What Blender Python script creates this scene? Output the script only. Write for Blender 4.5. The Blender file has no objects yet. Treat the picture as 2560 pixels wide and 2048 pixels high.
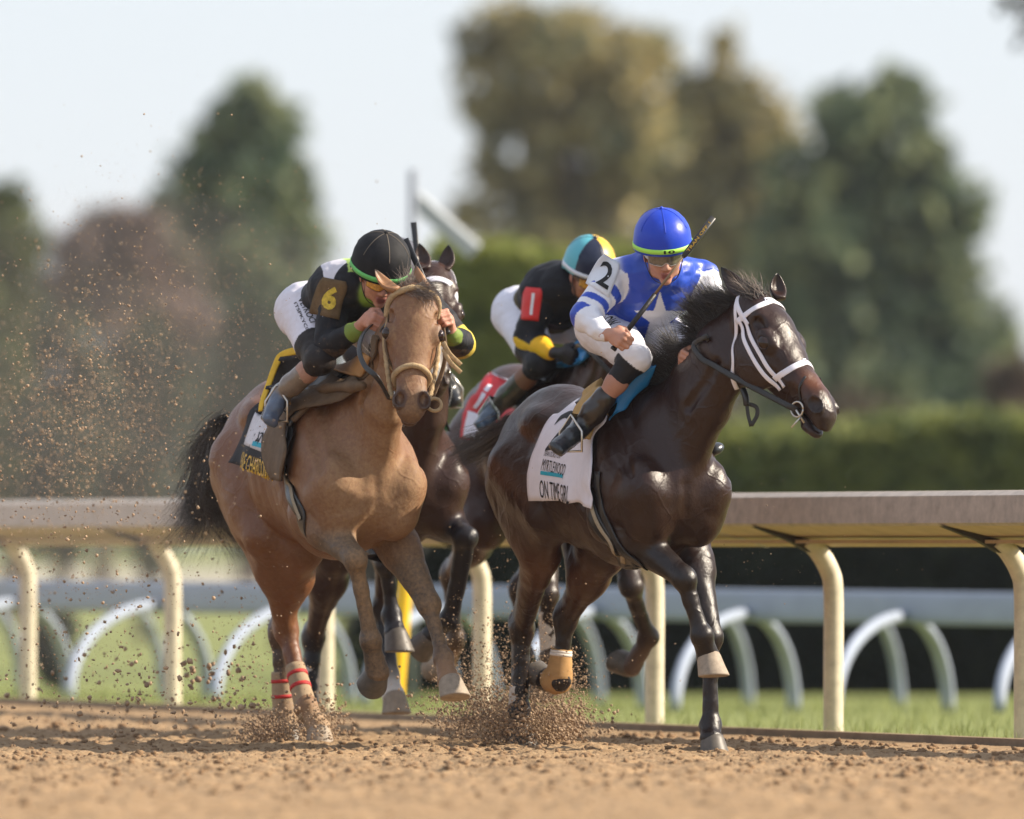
import bpy, math, random
import numpy as np
from mathutils import Vector, Matrix, noise as mnoise
from mathutils.bvhtree import BVHTree
R = math.radians
SC = bpy.context.scene
COL = SC.collection
rng = np.random.default_rng(11)
random.seed(7)

# ---------------------------------------------------------------- camera, sky, sun, exposure
FPX = 29000.0                                  # focal length in photo pixels (2560 wide)
CAMP = np.array([0.0, -50.0, 0.9])
HZ = 1350.0                                    # eye level in the photo
cam_d = bpy.data.cameras.new('camera')
cam = bpy.data.objects.new('camera', cam_d); COL.objects.link(cam)
cam.location = CAMP; cam.rotation_euler = (R(90), 0, 0)
cam_d.sensor_width = 36.0
cam_d.lens = FPX / 2560 * 36.0
cam_d.shift_y = (HZ - 1024) / 2560
cam_d.clip_start = 0.5; cam_d.clip_end = 6000
cam_d.dof.use_dof = True
cam_d.dof.focus_distance = 49.3
cam_d.dof.aperture_fstop = 2.5
SC.camera = cam

SUN_EL = 34.0
world = bpy.data.worlds.new('World'); SC.world = world
world.use_nodes = True
wn = world.node_tree
bg = wn.nodes['Background']
sky = wn.nodes.new('ShaderNodeTexSky')
sky.sky_type = 'NISHITA'; sky.sun_disc = False
sky.sun_elevation = R(SUN_EL)
sky.altitude = 100; sky.air_density = 1.0; sky.dust_density = .6; sky.ozone_density = 1.6
veil = wn.nodes.new('ShaderNodeMix'); veil.data_type = 'RGBA'          # thin high cloud over the blue
veil.inputs[0].default_value = .72; veil.inputs[7].default_value = (5.7, 6.05, 6.75, 1)
wn.links.new(sky.outputs[0], veil.inputs[6]); wn.links.new(veil.outputs[2], bg.inputs[0])
bg.inputs[1].default_value = 0.085
# sun stands to the right and a little behind the horses
sx, sy = math.sin(R(88)), math.cos(R(88))
SUNV = Vector((sx * math.cos(R(SUN_EL)), sy * math.cos(R(SUN_EL)), math.sin(R(SUN_EL))))
sky.sun_rotation = math.atan2(SUNV.x, SUNV.y)
sl = bpy.data.lights.new('sun', 'SUN'); sl.energy = 5.0; sl.angle = R(0.5); sl.color = (1.0, 0.88, 0.71)
so = bpy.data.objects.new('sun', sl); COL.objects.link(so)
so.rotation_euler = SUNV.to_track_quat('Z', 'Y').to_euler()
so.location = (60, 20, 50)
SC.view_settings.view_transform = 'Standard'; SC.view_settings.look = 'None'
SC.view_settings.gamma = 1.0; SC.view_settings.exposure = 0.87
SC.render.engine = 'CYCLES'
SC.cycles.max_bounces = 8; SC.cycles.diffuse_bounces = 3; SC.cycles.glossy_bounces = 3
SC.cycles.transparent_max_bounces = 12
SC.cycles.sample_clamp_indirect = 6
SC.cycles.use_denoising = True

# ---------------------------------------------------------------- small helpers
def at(px, py, Y):
    """photo pixel at world depth Y -> world point"""
    D = Y - CAMP[1]
    return np.array([(px - 1280) / FPX * D, Y, CAMP[2] + (HZ - py) / FPX * D])

def nrm(v):
    v = np.asarray(v, float); n = np.linalg.norm(v)
    return v / n if n > 1e-9 else v

class Frame:
    """a local frame on the ground: x forward, y left, z up"""
    def __init__(s, X, Y, yaw, lift=0.0):
        s.O = np.array([X, Y, lift]); a = R(yaw); s.yaw = yaw
        s.h = np.array([math.sin(a), -math.cos(a), 0.0]); s.l = np.array([math.cos(a), math.sin(a), 0.0])
        s.M = np.array([s.h, s.l, [0, 0, 1.0]])
    def w(s, p): return s.O + np.asarray(p, float) @ s.M
    def loc(s, p): return (np.asarray(p, float) - s.O) @ s.M.T
    def dl(s, d): return np.asarray(d, float) @ s.M.T
    def pk(s, px, py, fx):
        d = np.array([(px - 1280) / FPX, 1.0, (HZ - py) / FPX])
        t = (fx - (CAMP - s.O) @ s.h) / (d @ s.h)
        return s.loc(CAMP + t * d)
    def pY(s, px, py, Y): return s.loc(at(px, py, Y))
WF = Frame(0, 0, 90); WF.h = np.array([1., 0, 0]); WF.l = np.array([0, 1., 0]); WF.M = np.eye(3)

def setp(o, label=None, cat=None, group=None, kind=None):
    if label: o['label'] = label
    if cat: o['category'] = cat
    if group: o['group'] = group
    if kind: o['kind'] = kind
    return o

def mkmesh(name, V, Fs, mats=None, midx=None, col=None, smooth=True, attr=None):
    V = np.asarray(V, np.float32)
    me = bpy.data.meshes.new(name)
    if isinstance(Fs, np.ndarray) and Fs.ndim == 2:
        n, k = Fs.shape
        me.vertices.add(len(V)); me.vertices.foreach_set('co', V.ravel())
        me.loops.add(n * k); me.loops.foreach_set('vertex_index', Fs.astype(np.int32).ravel())
        me.polygons.add(n)
        me.polygons.foreach_set('loop_start', np.arange(0, n * k, k, dtype=np.int32))
        me.polygons.foreach_set('loop_total', np.full(n, k, np.int32))
        me.update(calc_edges=True)
    else:
        me.from_pydata([tuple(map(float, v)) for v in V], [], [tuple(int(i) for i in f) for f in Fs])
    for m in (mats if isinstance(mats, (list, tuple)) else [mats]):
        if m is not None: me.materials.append(m)
    if midx is not None: me.polygons.foreach_set('material_index', np.asarray(midx, np.int32))
    if smooth: me.polygons.foreach_set('use_smooth', np.ones(len(me.polygons), bool))
    if col is not None:
        ca = me.color_attributes.new('Col', 'FLOAT_COLOR', 'POINT')
        c = np.ones((len(V), 4), np.float32); c[:, :3] = col
        ca.data.foreach_set('color', c.ravel())
    if attr is not None:
        for k_, v_ in attr.items():
            a_ = me.attributes.new(k_, 'FLOAT', 'POINT'); a_.data.foreach_set('value', np.asarray(v_, np.float32))
    me.validate(clean_customdata=False)
    return me

class Thing:
    def __init__(s, name, label, cat, F=WF, base=(0, 0, 0), group=None):
        s.F = F; s.base = np.asarray(base, float)
        e = bpy.data.objects.new(name, None); COL.objects.link(e)
        e.empty_display_size = 0.2
        e.location = F.w(s.base)
        e.rotation_euler = (0, 0, math.atan2(F.h[1], F.h[0]))
        s.o = setp(e, label, cat, group)
    def part(s, name, V, Fs, mat, parent=None, label=None, kind=None, **kw):
        me = mkmesh(name, np.asarray(V, float) - s.base, Fs, mat, **kw)
        o = bpy.data.objects.new(name, me); COL.objects.link(o)
        o.parent = parent or s.o
        if label: o['label'] = label
        if kind: o['kind'] = kind
        return o
def single(name, V, Fs, mat, label, cat, F=WF, base=(0, 0, 0), group=None, kind=None, **kw):
    """a top-level thing that is one mesh"""
    base = np.asarray(base, float)
    me = mkmesh(name, np.asarray(V, float) - base, Fs, mat, **kw)
    o = bpy.data.objects.new(name, me); COL.objects.link(o)
    o.location = F.w(base); o.rotation_euler = (0, 0, math.atan2(F.h[1], F.h[0]))
    return setp(o, label, cat, group, kind)

# ---------------------------------------------------------------- materials
def mat(name, color=(.5, .5, .5), rough=.6, spec=.5, vcol=False, noise=None, bump=None, metal=0, coat=0, sheen=0,
        mud=None, sub=None, veins=False):
    """noise=(scale, amount) darkens/lightens; bump=(scale, strength, distance); mud=(color, attr, scale)"""
    m = bpy.data.materials.new(name); m.use_nodes = True
    nt = m.node_tree; b = nt.nodes['Principled BSDF']; L = nt.links.new
    tc = nt.nodes.new('ShaderNodeTexCoord')
    if vcol:
        a = nt.nodes.new('ShaderNodeAttribute'); a.attribute_name = 'Col'; src = a.outputs['Color']
    else:
        a = nt.nodes.new('ShaderNodeRGB'); a.outputs[0].default_value = (*color, 1); src = a.outputs[0]
    if noise:
        n = nt.nodes.new('ShaderNodeTexNoise'); n.inputs['Scale'].default_value = noise[0]; n.inputs['Detail'].default_value = 6
        n.inputs['Roughness'].default_value = .65
        L(tc.outputs['Object'], n.inputs['Vector'])
        mr = nt.nodes.new('ShaderNodeMapRange')
        mr.inputs[1].default_value = .25; mr.inputs[2].default_value = .75
        mr.inputs[3].default_value = 1 - noise[1]; mr.inputs[4].default_value = 1 + noise[1]
        L(n.outputs[0], mr.inputs[0])
        mx = nt.nodes.new('ShaderNodeVectorMath'); mx.operation = 'SCALE'
        L(src, mx.inputs[0]); L(mr.outputs[0], mx.inputs['Scale']); src = mx.outputs[0]
    if mud:
        mc, at_, sc_ = mud[:3]
        n = nt.nodes.new('ShaderNodeTexNoise'); n.inputs['Scale'].default_value = sc_; n.inputs['Detail'].default_value = 8
        n.inputs['Roughness'].default_value = .72
        L(tc.outputs['Object'], n.inputs['Vector'])
        aa = nt.nodes.new('ShaderNodeAttribute'); aa.attribute_name = at_
        ad = nt.nodes.new('ShaderNodeMath'); ad.operation = 'ADD'
        L(n.outputs[0], ad.inputs[0]); L(aa.outputs['Fac'], ad.inputs[1])
        mr = nt.nodes.new('ShaderNodeMapRange'); mr.interpolation_type = 'SMOOTHSTEP'
        mr.inputs[1].default_value = .56; mr.inputs[2].default_value = 1.28
        L(ad.outputs[0], mr.inputs[0])
        mx = nt.nodes.new('ShaderNodeMix'); mx.data_type = 'RGBA'
        L(mr.outputs[0], mx.inputs[0]); L(src, mx.inputs[6]); mx.inputs[7].default_value = (*mc, 1); src = mx.outputs[2]
        mr2 = nt.nodes.new('ShaderNodeMapRange'); mr2.inputs[3].default_value = rough; mr2.inputs[4].default_value = .95
        L(mr.outputs[0], mr2.inputs[0]); L(mr2.outputs[0], b.inputs['Roughness'])
    else:
        b.inputs['Roughness'].default_value = rough
    L(src, b.inputs['Base Color'])
    b.inputs['Specular IOR Level'].default_value = spec
    b.inputs['Metallic'].default_value = metal
    b.inputs['Coat Weight'].default_value = coat; b.inputs['Coat Roughness'].default_value = .25
    if sheen: b.inputs['Sheen Weight'].default_value = sheen; b.inputs['Sheen Roughness'].default_value = .4
    if sub: b.inputs['Subsurface Weight'].default_value = sub; b.inputs['Subsurface Radius'].default_value = (.02, .008, .004); b.inputs['Subsurface Scale'].default_value = .5
    if bump:
        bl = bump if isinstance(bump, list) else [bump]
        prev = None
        if veins:
            wn_ = nt.nodes.new('ShaderNodeTexNoise'); wn_.inputs['Scale'].default_value = 5; L(tc.outputs['Object'], wn_.inputs['Vector'])
            vm = nt.nodes.new('ShaderNodeVectorMath'); vm.operation = 'MULTIPLY_ADD'; vm.inputs[1].default_value = (.25, .25, .25)
            L(wn_.outputs[1], vm.inputs[0]); L(tc.outputs['Object'], vm.inputs[2])
            vo = nt.nodes.new('ShaderNodeTexVoronoi'); vo.feature = 'DISTANCE_TO_EDGE'; vo.inputs['Scale'].default_value = 4.2; L(vm.outputs[0], vo.inputs['Vector'])
            mv = nt.nodes.new('ShaderNodeMapRange'); mv.interpolation_type = 'SMOOTHSTEP'; mv.inputs[1].default_value = .0; mv.inputs[2].default_value = .045; mv.inputs[3].default_value = 1; mv.inputs[4].default_value = 0
            L(vo.outputs['Distance'], mv.inputs[0]); bp = nt.nodes.new('ShaderNodeBump'); bp.inputs['Strength'].default_value = .2; bp.inputs['Distance'].default_value = .005
            L(mv.outputs[0], bp.inputs['Height']); prev = bp
        for sc_, st_, di_ in bl:
            n = nt.nodes.new('ShaderNodeTexNoise'); n.inputs['Scale'].default_value = sc_; n.inputs['Detail'].default_value = 5
            L(tc.outputs['Object'], n.inputs['Vector'])
            bp = nt.nodes.new('ShaderNodeBump'); bp.inputs['Strength'].default_value = st_; bp.inputs['Distance'].default_value = di_
            L(n.outputs[0], bp.inputs['Height'])
            if prev: L(prev.outputs[0], bp.inputs['Normal'])
            prev = bp
        L(prev.outputs[0], b.inputs['Normal'])
    return m
# ---------------------------------------------------------------- implicit bodies: blended tapered shapes -> one surface
class Body:
    def __init__(s, vs): s.vs = vs; s.P = []; s.rs = 1.0
    def cap(s, A, B, ra, rb=None, k=.02, col=None, sub=False):
        rb = ra if rb is None else rb; ra *= s.rs; rb *= s.rs
        s.P.append(('cap', np.asarray(A, float), np.asarray(B, float), ra, rb, None, k, col, sub)); return s
    def ecap(s, A, B, ra, rb, u, k=.03, col=None, sub=False):
        """ra=(w,h) at A, rb at B; w along u"""
        A = np.asarray(A, float); B = np.asarray(B, float); a = nrm(B - A)
        u = nrm(np.asarray(u, float) - a * (np.asarray(u, float) @ a)); v = np.cross(a, u)
        s.P.append(('ecap', A, B, ra, rb, (a, u, v), k, col, sub)); return s
    def ell(s, C, r, axes=None, k=.03, col=None, sub=False):
        ax = np.eye(3) if axes is None else np.array([nrm(x) for x in axes])
        s.P.append(('ell', np.asarray(C, float), np.asarray(C, float), np.asarray(r, float) * s.rs, None, ax, k, col, sub)); return s
    def chain(s, pts, rs, k=.02, col=None, sub=False):
        for i in range(len(pts) - 1): s.cap(pts[i], pts[i + 1], rs[i], rs[i + 1], k, col, sub)
        return s
    def dist(s, pr, x, y, z):
        kd, A, B, ra, rb, ax, k, col, sub = pr
        px, py, pz = x - A[0], y - A[1], z - A[2]
        if kd == 'ell':
            c = [(px * ax[i][0] + py * ax[i][1] + pz * ax[i][2]) for i in range(3)]
            k0 = np.sqrt((c[0] / ra[0]) ** 2 + (c[1] / ra[1]) ** 2 + (c[2] / ra[2]) ** 2)
            k1 = np.sqrt((c[0] / ra[0] ** 2) ** 2 + (c[1] / ra[1] ** 2) ** 2 + (c[2] / ra[2] ** 2) ** 2) + 1e-6
            return np.where(k0 < .05, -min(ra), k0 * (k0 - 1) / k1)
        d = B - A; L2 = max(d @ d, 1e-9)
        t = np.clip((px * d[0] + py * d[1] + pz * d[2]) / L2, 0, 1)
        qx, qy, qz = px - t * d[0], py - t * d[1], pz - t * d[2]
        if kd == 'cap':
            return np.sqrt(qx * qx + qy * qy + qz * qz) - (ra + (rb - ra) * t)
        a, u, v = ax
        W = ra[0] + (rb[0] - ra[0]) * t; H = ra[1] + (rb[1] - ra[1]) * t; Cc = np.minimum(W, H)
        qa = qx * a[0] + qy * a[1] + qz * a[2]; qu = qx * u[0] + qy * u[1] + qz * u[2]; qv = qx * v[0] + qy * v[1] + qz * v[2]
        k0 = np.sqrt((qu / W) ** 2 + (qv / H) ** 2 + (qa / Cc) ** 2)
        k1 = np.sqrt((qu / W ** 2) ** 2 + (qv / H ** 2) ** 2 + (qa / Cc ** 2) ** 2) + 1e-6
        return np.where(k0 < .05, -Cc, k0 * (k0 - 1) / k1)
    def ext(s, pr):
        kd, A, B, ra, rb, ax, k, col, sub = pr
        if kd == 'ell': r = float(max(ra)); return A - r, A + r
        r0 = ra if kd == 'cap' else max(ra); r1 = rb if kd == 'cap' else max(rb)
        return np.minimum(A - r0, B - r1), np.maximum(A + r0, B + r1)
    def mesh(s):
        vs = s.vs
        E = [s.ext(p) for p in s.P if not p[8]]
        lo = np.min([e[0] for e in E], 0) - 4 * vs; hi = np.max([e[1] for e in E], 0) + 4 * vs
        n = np.ceil((hi - lo) / vs).astype(int) + 1
        F = np.full(n, .15, np.float32)
        for pr in s.P:
            k = pr[6]; l, h = s.ext(pr); m = k + 2 * vs
            i0 = np.maximum(((l - m - lo) / vs).astype(int), 0); i1 = np.minimum(((h + m - lo) / vs).astype(int) + 2, n)
            if (i1 <= i0).any(): continue
            ax = [(lo[i] + vs * np.arange(i0[i], i1[i])).astype(np.float32) for i in range(3)]
            d = s.dist(pr, ax[0][:, None, None], ax[1][None, :, None], ax[2][None, None, :]).astype(np.float32)
            sl_ = (slice(i0[0], i1[0]), slice(i0[1], i1[1]), slice(i0[2], i1[2]))
            f = F[sl_]
            if pr[8]:
                hh = np.maximum(k - np.abs(f + d), 0) / k
                F[sl_] = np.maximum(f, -d) + hh * hh * k * .25
            else:
                hh = np.maximum(k - np.abs(f - d), 0) / k
                F[sl_] = np.minimum(f, d) - hh * hh * k * .25
        V, Q = surfnet(F); V = V * vs + lo
        return V, Q
    def color(s, V, tau=.012):
        V = V.astype(np.float32); W = np.zeros(len(V), np.float32); C = np.zeros((len(V), 3), np.float32)
        base = None
        for pr in s.P:
            if pr[7] is None: continue
            if pr[8]: d = np.abs(s.dist(pr, V[:, 0], V[:, 1], V[:, 2])) - .012
            else: d = s.dist(pr, V[:, 0], V[:, 1], V[:, 2])
            w = np.exp(-np.clip(d, -.01, 1) / tau) + 1e-12
            W += w; C += w[:, None] * np.asarray(pr[7], np.float32)
        return C / W[:, None]

def surfnet(F):
    S = F < 0
    n0, n1, n2 = F.shape
    cnt = np.zeros((n0 - 1, n1 - 1, n2 - 1), np.uint8)
    Su = S.view(np.uint8)
    for dx in (0, 1):
        for dy in (0, 1):
            for dz in (0, 1):
                cnt += Su[dx:n0 - 1 + dx, dy:n1 - 1 + dy, dz:n2 - 1 + dz]
    act = (cnt > 0) & (cnt < 8)
    I = np.argwhere(act)
    idm = np.full(act.shape, -1, np.int32); idm[act] = np.arange(len(I))
    acc = np.zeros((len(I), 3), np.float32); num = np.zeros(len(I), np.float32)
    Fr = F.ravel(); st = np.array([n1 * n2, n2, 1]); base = I @ st
    cs = [(a, b, c) for a in (0, 1) for b in (0, 1) for c in (0, 1)]
    for c0 in cs:
        for ax in range(3):
            if c0[ax]: continue
            c1 = list(c0); c1[ax] = 1
            f0 = Fr[base + np.dot(c0, st)]; f1 = Fr[base + np.dot(c1, st)]
            m = (f0 < 0) != (f1 < 0)
            t = f0[m] / (f0[m] - f1[m])
            p = np.tile(np.array(c0, np.float32), (m.sum(), 1)); p[:, ax] += t
            acc[m] += p; num[m] += 1
    V = I + acc / num[:, None]
    quads = []
    for ax in range(3):
        a, b = [(1, 2), (2, 0), (0, 1)][ax]
        s0 = [slice(None)] * 3; s1 = [slice(None)] * 3
        s0[ax] = slice(0, -1); s1[ax] = slice(1, None)
        X = S[tuple(s0)] != S[tuple(s1)]
        P = np.argwhere(X)
        ok = (P[:, a] > 0) & (P[:, b] > 0) & (P[:, a] < F.shape[a] - 1) & (P[:, b] < F.shape[b] - 1)
        P = P[ok]
        def g(da, db):
            q = P.copy(); q[:, a] += da; q[:, b] += db
            return idm[q[:, 0], q[:, 1], q[:, 2]]
        q = np.stack([g(-1, -1), g(0, -1), g(0, 0), g(-1, 0)], 1)
        ins = S[P[:, 0], P[:, 1], P[:, 2]]
        q[~ins] = q[~ins][:, ::-1]
        quads.append(q)
    return V, np.concatenate(quads)

def vnorm(V, Q):
    a = V[Q[:, 2]] - V[Q[:, 0]]; b = V[Q[:, 3]] - V[Q[:, 1]]
    fn = np.cross(a, b); N = np.zeros_like(V)
    for i in range(4): np.add.at(N, Q[:, i], fn)
    return N / (np.linalg.norm(N, axis=1)[:, None] + 1e-9)

def fbm(V, sc, oct=3, seed=0):
    """cheap smooth pseudo-noise from warped sines, about -1..1"""
    r = np.random.default_rng(seed); out = np.zeros(len(V)); am = 1; tot = 0
    P = V * sc
    for o in range(oct):
        acc = 0
        for j in range(4):
            d = r.normal(size=3); d /= np.linalg.norm(d); ph = r.uniform(0, 6.28)
            d2 = r.normal(size=3); ph2 = r.uniform(0, 6.28)
            acc = acc + np.sin(P @ d * 2.2 + ph + 1.3 * np.sin(P @ d2 * .9 + ph2))
        out += am * acc / 4 * 1.6; tot += am; am *= .55; P = P * 2.05
    return out / tot

def bvh_of(V, Q): return BVHTree.FromPolygons([tuple(map(float, v)) for v in V], [tuple(int(i) for i in q) for q in Q])

# ---------------------------------------------------------------- straps, tubes, strands, patches
def catmull(P, n):
    P = np.asarray(P, float)
    if len(P) < 3: 
        t = np.linspace(0, 1, n)[:, None]; return P[0] * (1 - t) + P[-1] * t
    Q = np.vstack([2 * P[0] - P[1], P, 2 * P[-1] - P[-2]])
    out = []
    m = len(P) - 1
    for i in range(n):
        s_ = i / (n - 1) * m; j = min(int(s_), m - 1); t = s_ - j
        a, b, c, d = Q[j:j + 4]
        out.append(.5 * ((2 * b) + (-a + c) * t + (2 * a - 5 * b + 4 * c - d) * t * t + (-a + 3 * b - 3 * c + d) * t ** 3))
    return np.array(out)

def tube(P, r, sides=8, flat=None, nor=None, closed_ends=True):
    """sweep; r scalar or list; flat = ratio of thickness to width, nor = list of normals for a ribbon"""
    P = np.asarray(P, float); n = len(P)
    r = np.full(n, r) if np.isscalar(r) else np.asarray(r, float)
    T = np.gradient(P, axis=0); T /= (np.linalg.norm(T, axis=1)[:, None] + 1e-9)
    V = []; up = np.array([0, 0, 1.0]) if abs(T[0][2]) < .9 else np.array([1.0, 0, 0])
    for i in range(n):
        if nor is not None: nn = nor[i] - T[i] * (nor[i] @ T[i]); nn = nrm(nn)
        else:
            nn = up - T[i] * (up @ T[i]); nn = nrm(nn); up = nn
        bb = np.cross(T[i], nn)
        for k in range(sides):
            a = 2 * math.pi * (k + .5) / sides; c_, s_ = math.cos(a), math.sin(a)
            if flat is not None:
                e = .5
                c_ = math.copysign(abs(c_) ** e, c_); s_ = math.copysign(abs(s_) ** e, s_)
                V.append(P[i] + bb * c_ * r[i] + nn * s_ * r[i] * flat)
            else: V.append(P[i] + bb * c_ * r[i] + nn * s_ * r[i])
    Fq = []
    for i in range(n - 1):
        for k in range(sides):
            a = i * sides + k; b = i * sides + (k + 1) % sides
            Fq.append((a, b, b + sides, a + sides))
    if closed_ends:
        Fq.append(tuple(range(sides - 1, -1, -1))); Fq.append(tuple((n - 1) * sides + k for k in range(sides)))
    return np.array(V), Fq

def merge(*ms):
    V = []; Fq = []; o = 0
    for v, f in ms:
        V.append(np.asarray(v, float)); Fq += [tuple(int(i) + o for i in q) for q in f]; o += len(v)
    return np.vstack(V), Fq

def strap(bvh, pts, w, th=.0035, off=.002, n=40, snap=True):
    """ribbon laid over a surface; pts local, (x,y,z)"""
    P = catmull(pts, n); N = []
    for i in range(n):
        r_ = bvh.find_nearest(Vector(P[i]))
        nn = np.array(r_[1]); 
        if snap: P[i] = np.array(r_[0]) + nn * (off + th / 2)
        N.append(nn)
    N = np.array(N)
    for _ in range(3):
        N[1:-1] = (N[:-2] + N[1:-1] * 2 + N[2:]) / 4; P[1:-1] = (P[:-2] + P[1:-1] * 2 + P[2:]) / 4
    return tube(P, w / 2, 8, flat=th / w, nor=N)

def strands(roots, dirs, lens, r0, curl, seg=6, grav=0.0, seed=0, wind=(0, 0, 0)):
    """many tapered 3-sided hairs merged in one mesh, vectorised"""
    g = np.random.default_rng(seed); n = len(roots)
    D = np.array([nrm(d) for d in dirs]); P = np.array(roots, float); pts = [P.copy()]
    ph = g.uniform(0, 6.28, n); c1 = g.normal(size=(n, 3)) * curl
    for i in range(seg):
        step = (np.asarray(lens) / seg)[:, None]
        D = D + c1 * math.sin(1.1 * i + .5) * .5 + g.normal(size=(n, 3)) * curl * .25 + np.array([0, 0, -grav]) + np.asarray(wind)
        D /= np.linalg.norm(D, axis=1)[:, None]
        P = P + D * step; pts.append(P.copy())
    pts = np.array(pts)                                     # seg+1, n, 3
    A = g.normal(size=(n, 3)); A -= D * (A * D).sum(1)[:, None]; A /= np.linalg.norm(A, axis=1)[:, None]
    B = np.cross(D, A)
    rr = r0 * g.uniform(.6, 1.3, n)[:, None]
    V = []
    for i in range(seg + 1):
        t = 1 - (i / seg) ** 2 * .92
        for k in range(3):
            a = k * 2.0944
            V.append(pts[i] + (A * math.cos(a) + B * math.sin(a)) * rr * t)
    V = np.array(V)                                         # (seg+1)*3, n, 3
    m = (seg + 1) * 3
    V = V.transpose(1, 0, 2).reshape(-1, 3)
    q = []
    for i in range(seg):
        for k in range(3):
            q.append((i * 3 + k, i * 3 + (k + 1) % 3, (i + 1) * 3 + (k + 1) % 3, (i + 1) * 3 + k))
    q = np.array(q)
    Q = (np.arange(n)[:, None, None] * m + q[None]).reshape(-1, 4)
    return V, Q

def rings(Rg, cap=True):
    """loft of equal-length rings"""
    k = len(Rg[0]); V = np.vstack(Rg); Fq = []
    for i in range(len(Rg) - 1):
        for j in range(k):
            Fq.append((i * k + j, i * k + (j + 1) % k, (i + 1) * k + (j + 1) % k, (i + 1) * k + j))
    if cap: Fq.append(tuple(range(k - 1, -1, -1))); Fq.append(tuple((len(Rg) - 1) * k + j for j in range(k)))
    return V, Fq

def sheet(G, th):
    """G: (m,n,3) grid of outer points, N outward; returns a closed slab of thickness th"""
    m, n = G.shape[:2]
    du = np.gradient(G, axis=0); dv = np.gradient(G, axis=1)
    N = np.cross(du, dv); N /= (np.linalg.norm(N, axis=2)[..., None] + 1e-9)
    V = np.vstack([G.reshape(-1, 3), (G - N * th).reshape(-1, 3)]); o = m * n; Fq = []
    for i in range(m - 1):
        for j in range(n - 1):
            a, b, c, d = i * n + j, (i + 1) * n + j, (i + 1) * n + j + 1, i * n + j + 1
            Fq.append((a, b, c, d)); Fq.append((d + o, c + o, b + o, a + o))
    for i in range(m - 1):
        a, b = i * n, (i + 1) * n; Fq.append((b, a, a + o, b + o))
        a, b = i * n + n - 1, (i + 1) * n + n - 1; Fq.append((a, b, b + o, a + o))
    for j in range(n - 1):
        a, b = j, j + 1; Fq.append((a, b, b + o, a + o))
        a, b = (m - 1) * n + j, (m - 1) * n + j + 1; Fq.append((b, a, a + o, b + o))
    return V, Fq, N

def text_mesh(s, size=1.0, bold=0.0, shear=0, font_res=3, spacing=1.0):
    cu = bpy.data.curves.new('t', 'FONT'); cu.body = s; cu.size = size; cu.offset = bold; cu.shear = shear
    cu.resolution_u = font_res; cu.align_x = 'CENTER'; cu.align_y = 'CENTER'; cu.space_character = spacing
    o = bpy.data.objects.new('t', cu); COL.objects.link(o)
    bpy.context.view_layer.update()
    dg = bpy.context.evaluated_depsgraph_get()
    me = bpy.data.meshes.new_from_object(o.evaluated_get(dg))
    V = np.array([v.co[:] for v in me.vertices]); Fq = [tuple(p.vertices) for p in me.polygons]
    bpy.data.objects.remove(o); bpy.data.curves.remove(cu); bpy.data.meshes.remove(me)
    return V, Fq

def refine(V, Fq, maxlen):
    """split long triangles so that lettering can follow a curved surface"""
    import bmesh
    me = mkmesh('r', V, Fq, None, smooth=False); bm = bmesh.new(); bm.from_mesh(me)
    bmesh.ops.triangulate(bm, faces=bm.faces)
    for _ in range(4):
        es = [e for e in bm.edges if e.calc_length() > maxlen]
        if not es: break
        bmesh.ops.subdivide_edges(bm, edges=es, cuts=1); bmesh.ops.triangulate(bm, faces=[f for f in bm.faces if len(f.verts) > 3])
    V = np.array([v.co[:] for v in bm.verts]); 
    bm.verts.index_update(); Fq = [tuple(v.index for v in f.verts) for f in bm.faces]
    bm.free(); bpy.data.meshes.remove(me); return V, Fq

def decal(s, bvh, C, xd, yd, w=None, h=None, size=.1, off=.0025, bold=0.0, flat=None, geom=None, reach=.3, shear=0):
    """letters projected on a surface around C; xd, yd in-plane directions; w,h stretch to that size"""
    V, Fq = geom if geom else text_mesh(s, 1.0, bold, shear)
    if w or h or size:
        mn, mx = V.min(0), V.max(0); c = (mn + mx) / 2; V = V - c
        sx_ = (w / (mx[0] - mn[0])) if w else size; sy_ = (h / (mx[1] - mn[1])) if h else size
        V[:, 0] *= sx_; V[:, 1] *= sy_
    V, Fq = refine(V, Fq, .012)
    xd = nrm(xd); yd = np.asarray(yd, float); yd = nrm(yd - xd * (yd @ xd)); nd = np.cross(xd, yd)
    out = []; last = None
    for v in V:
        p = np.asarray(C, float) + xd * v[0] + yd * v[1]
        hit = bvh.ray_cast(Vector(p + nd * reach), Vector(-nd), reach * 2)
        if hit[0] is not None: q = np.array(hit[0]) + nd * off; last = (q - p) @ nd
        else: q = p + nd * (last if last is not None else 0)
        out.append(q)
    return np.array(out), Fq
def poly_geom(pts):
    P = np.array([(p[0], p[1], 0) for p in pts], float); return P, [tuple(range(len(P)))]
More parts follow.
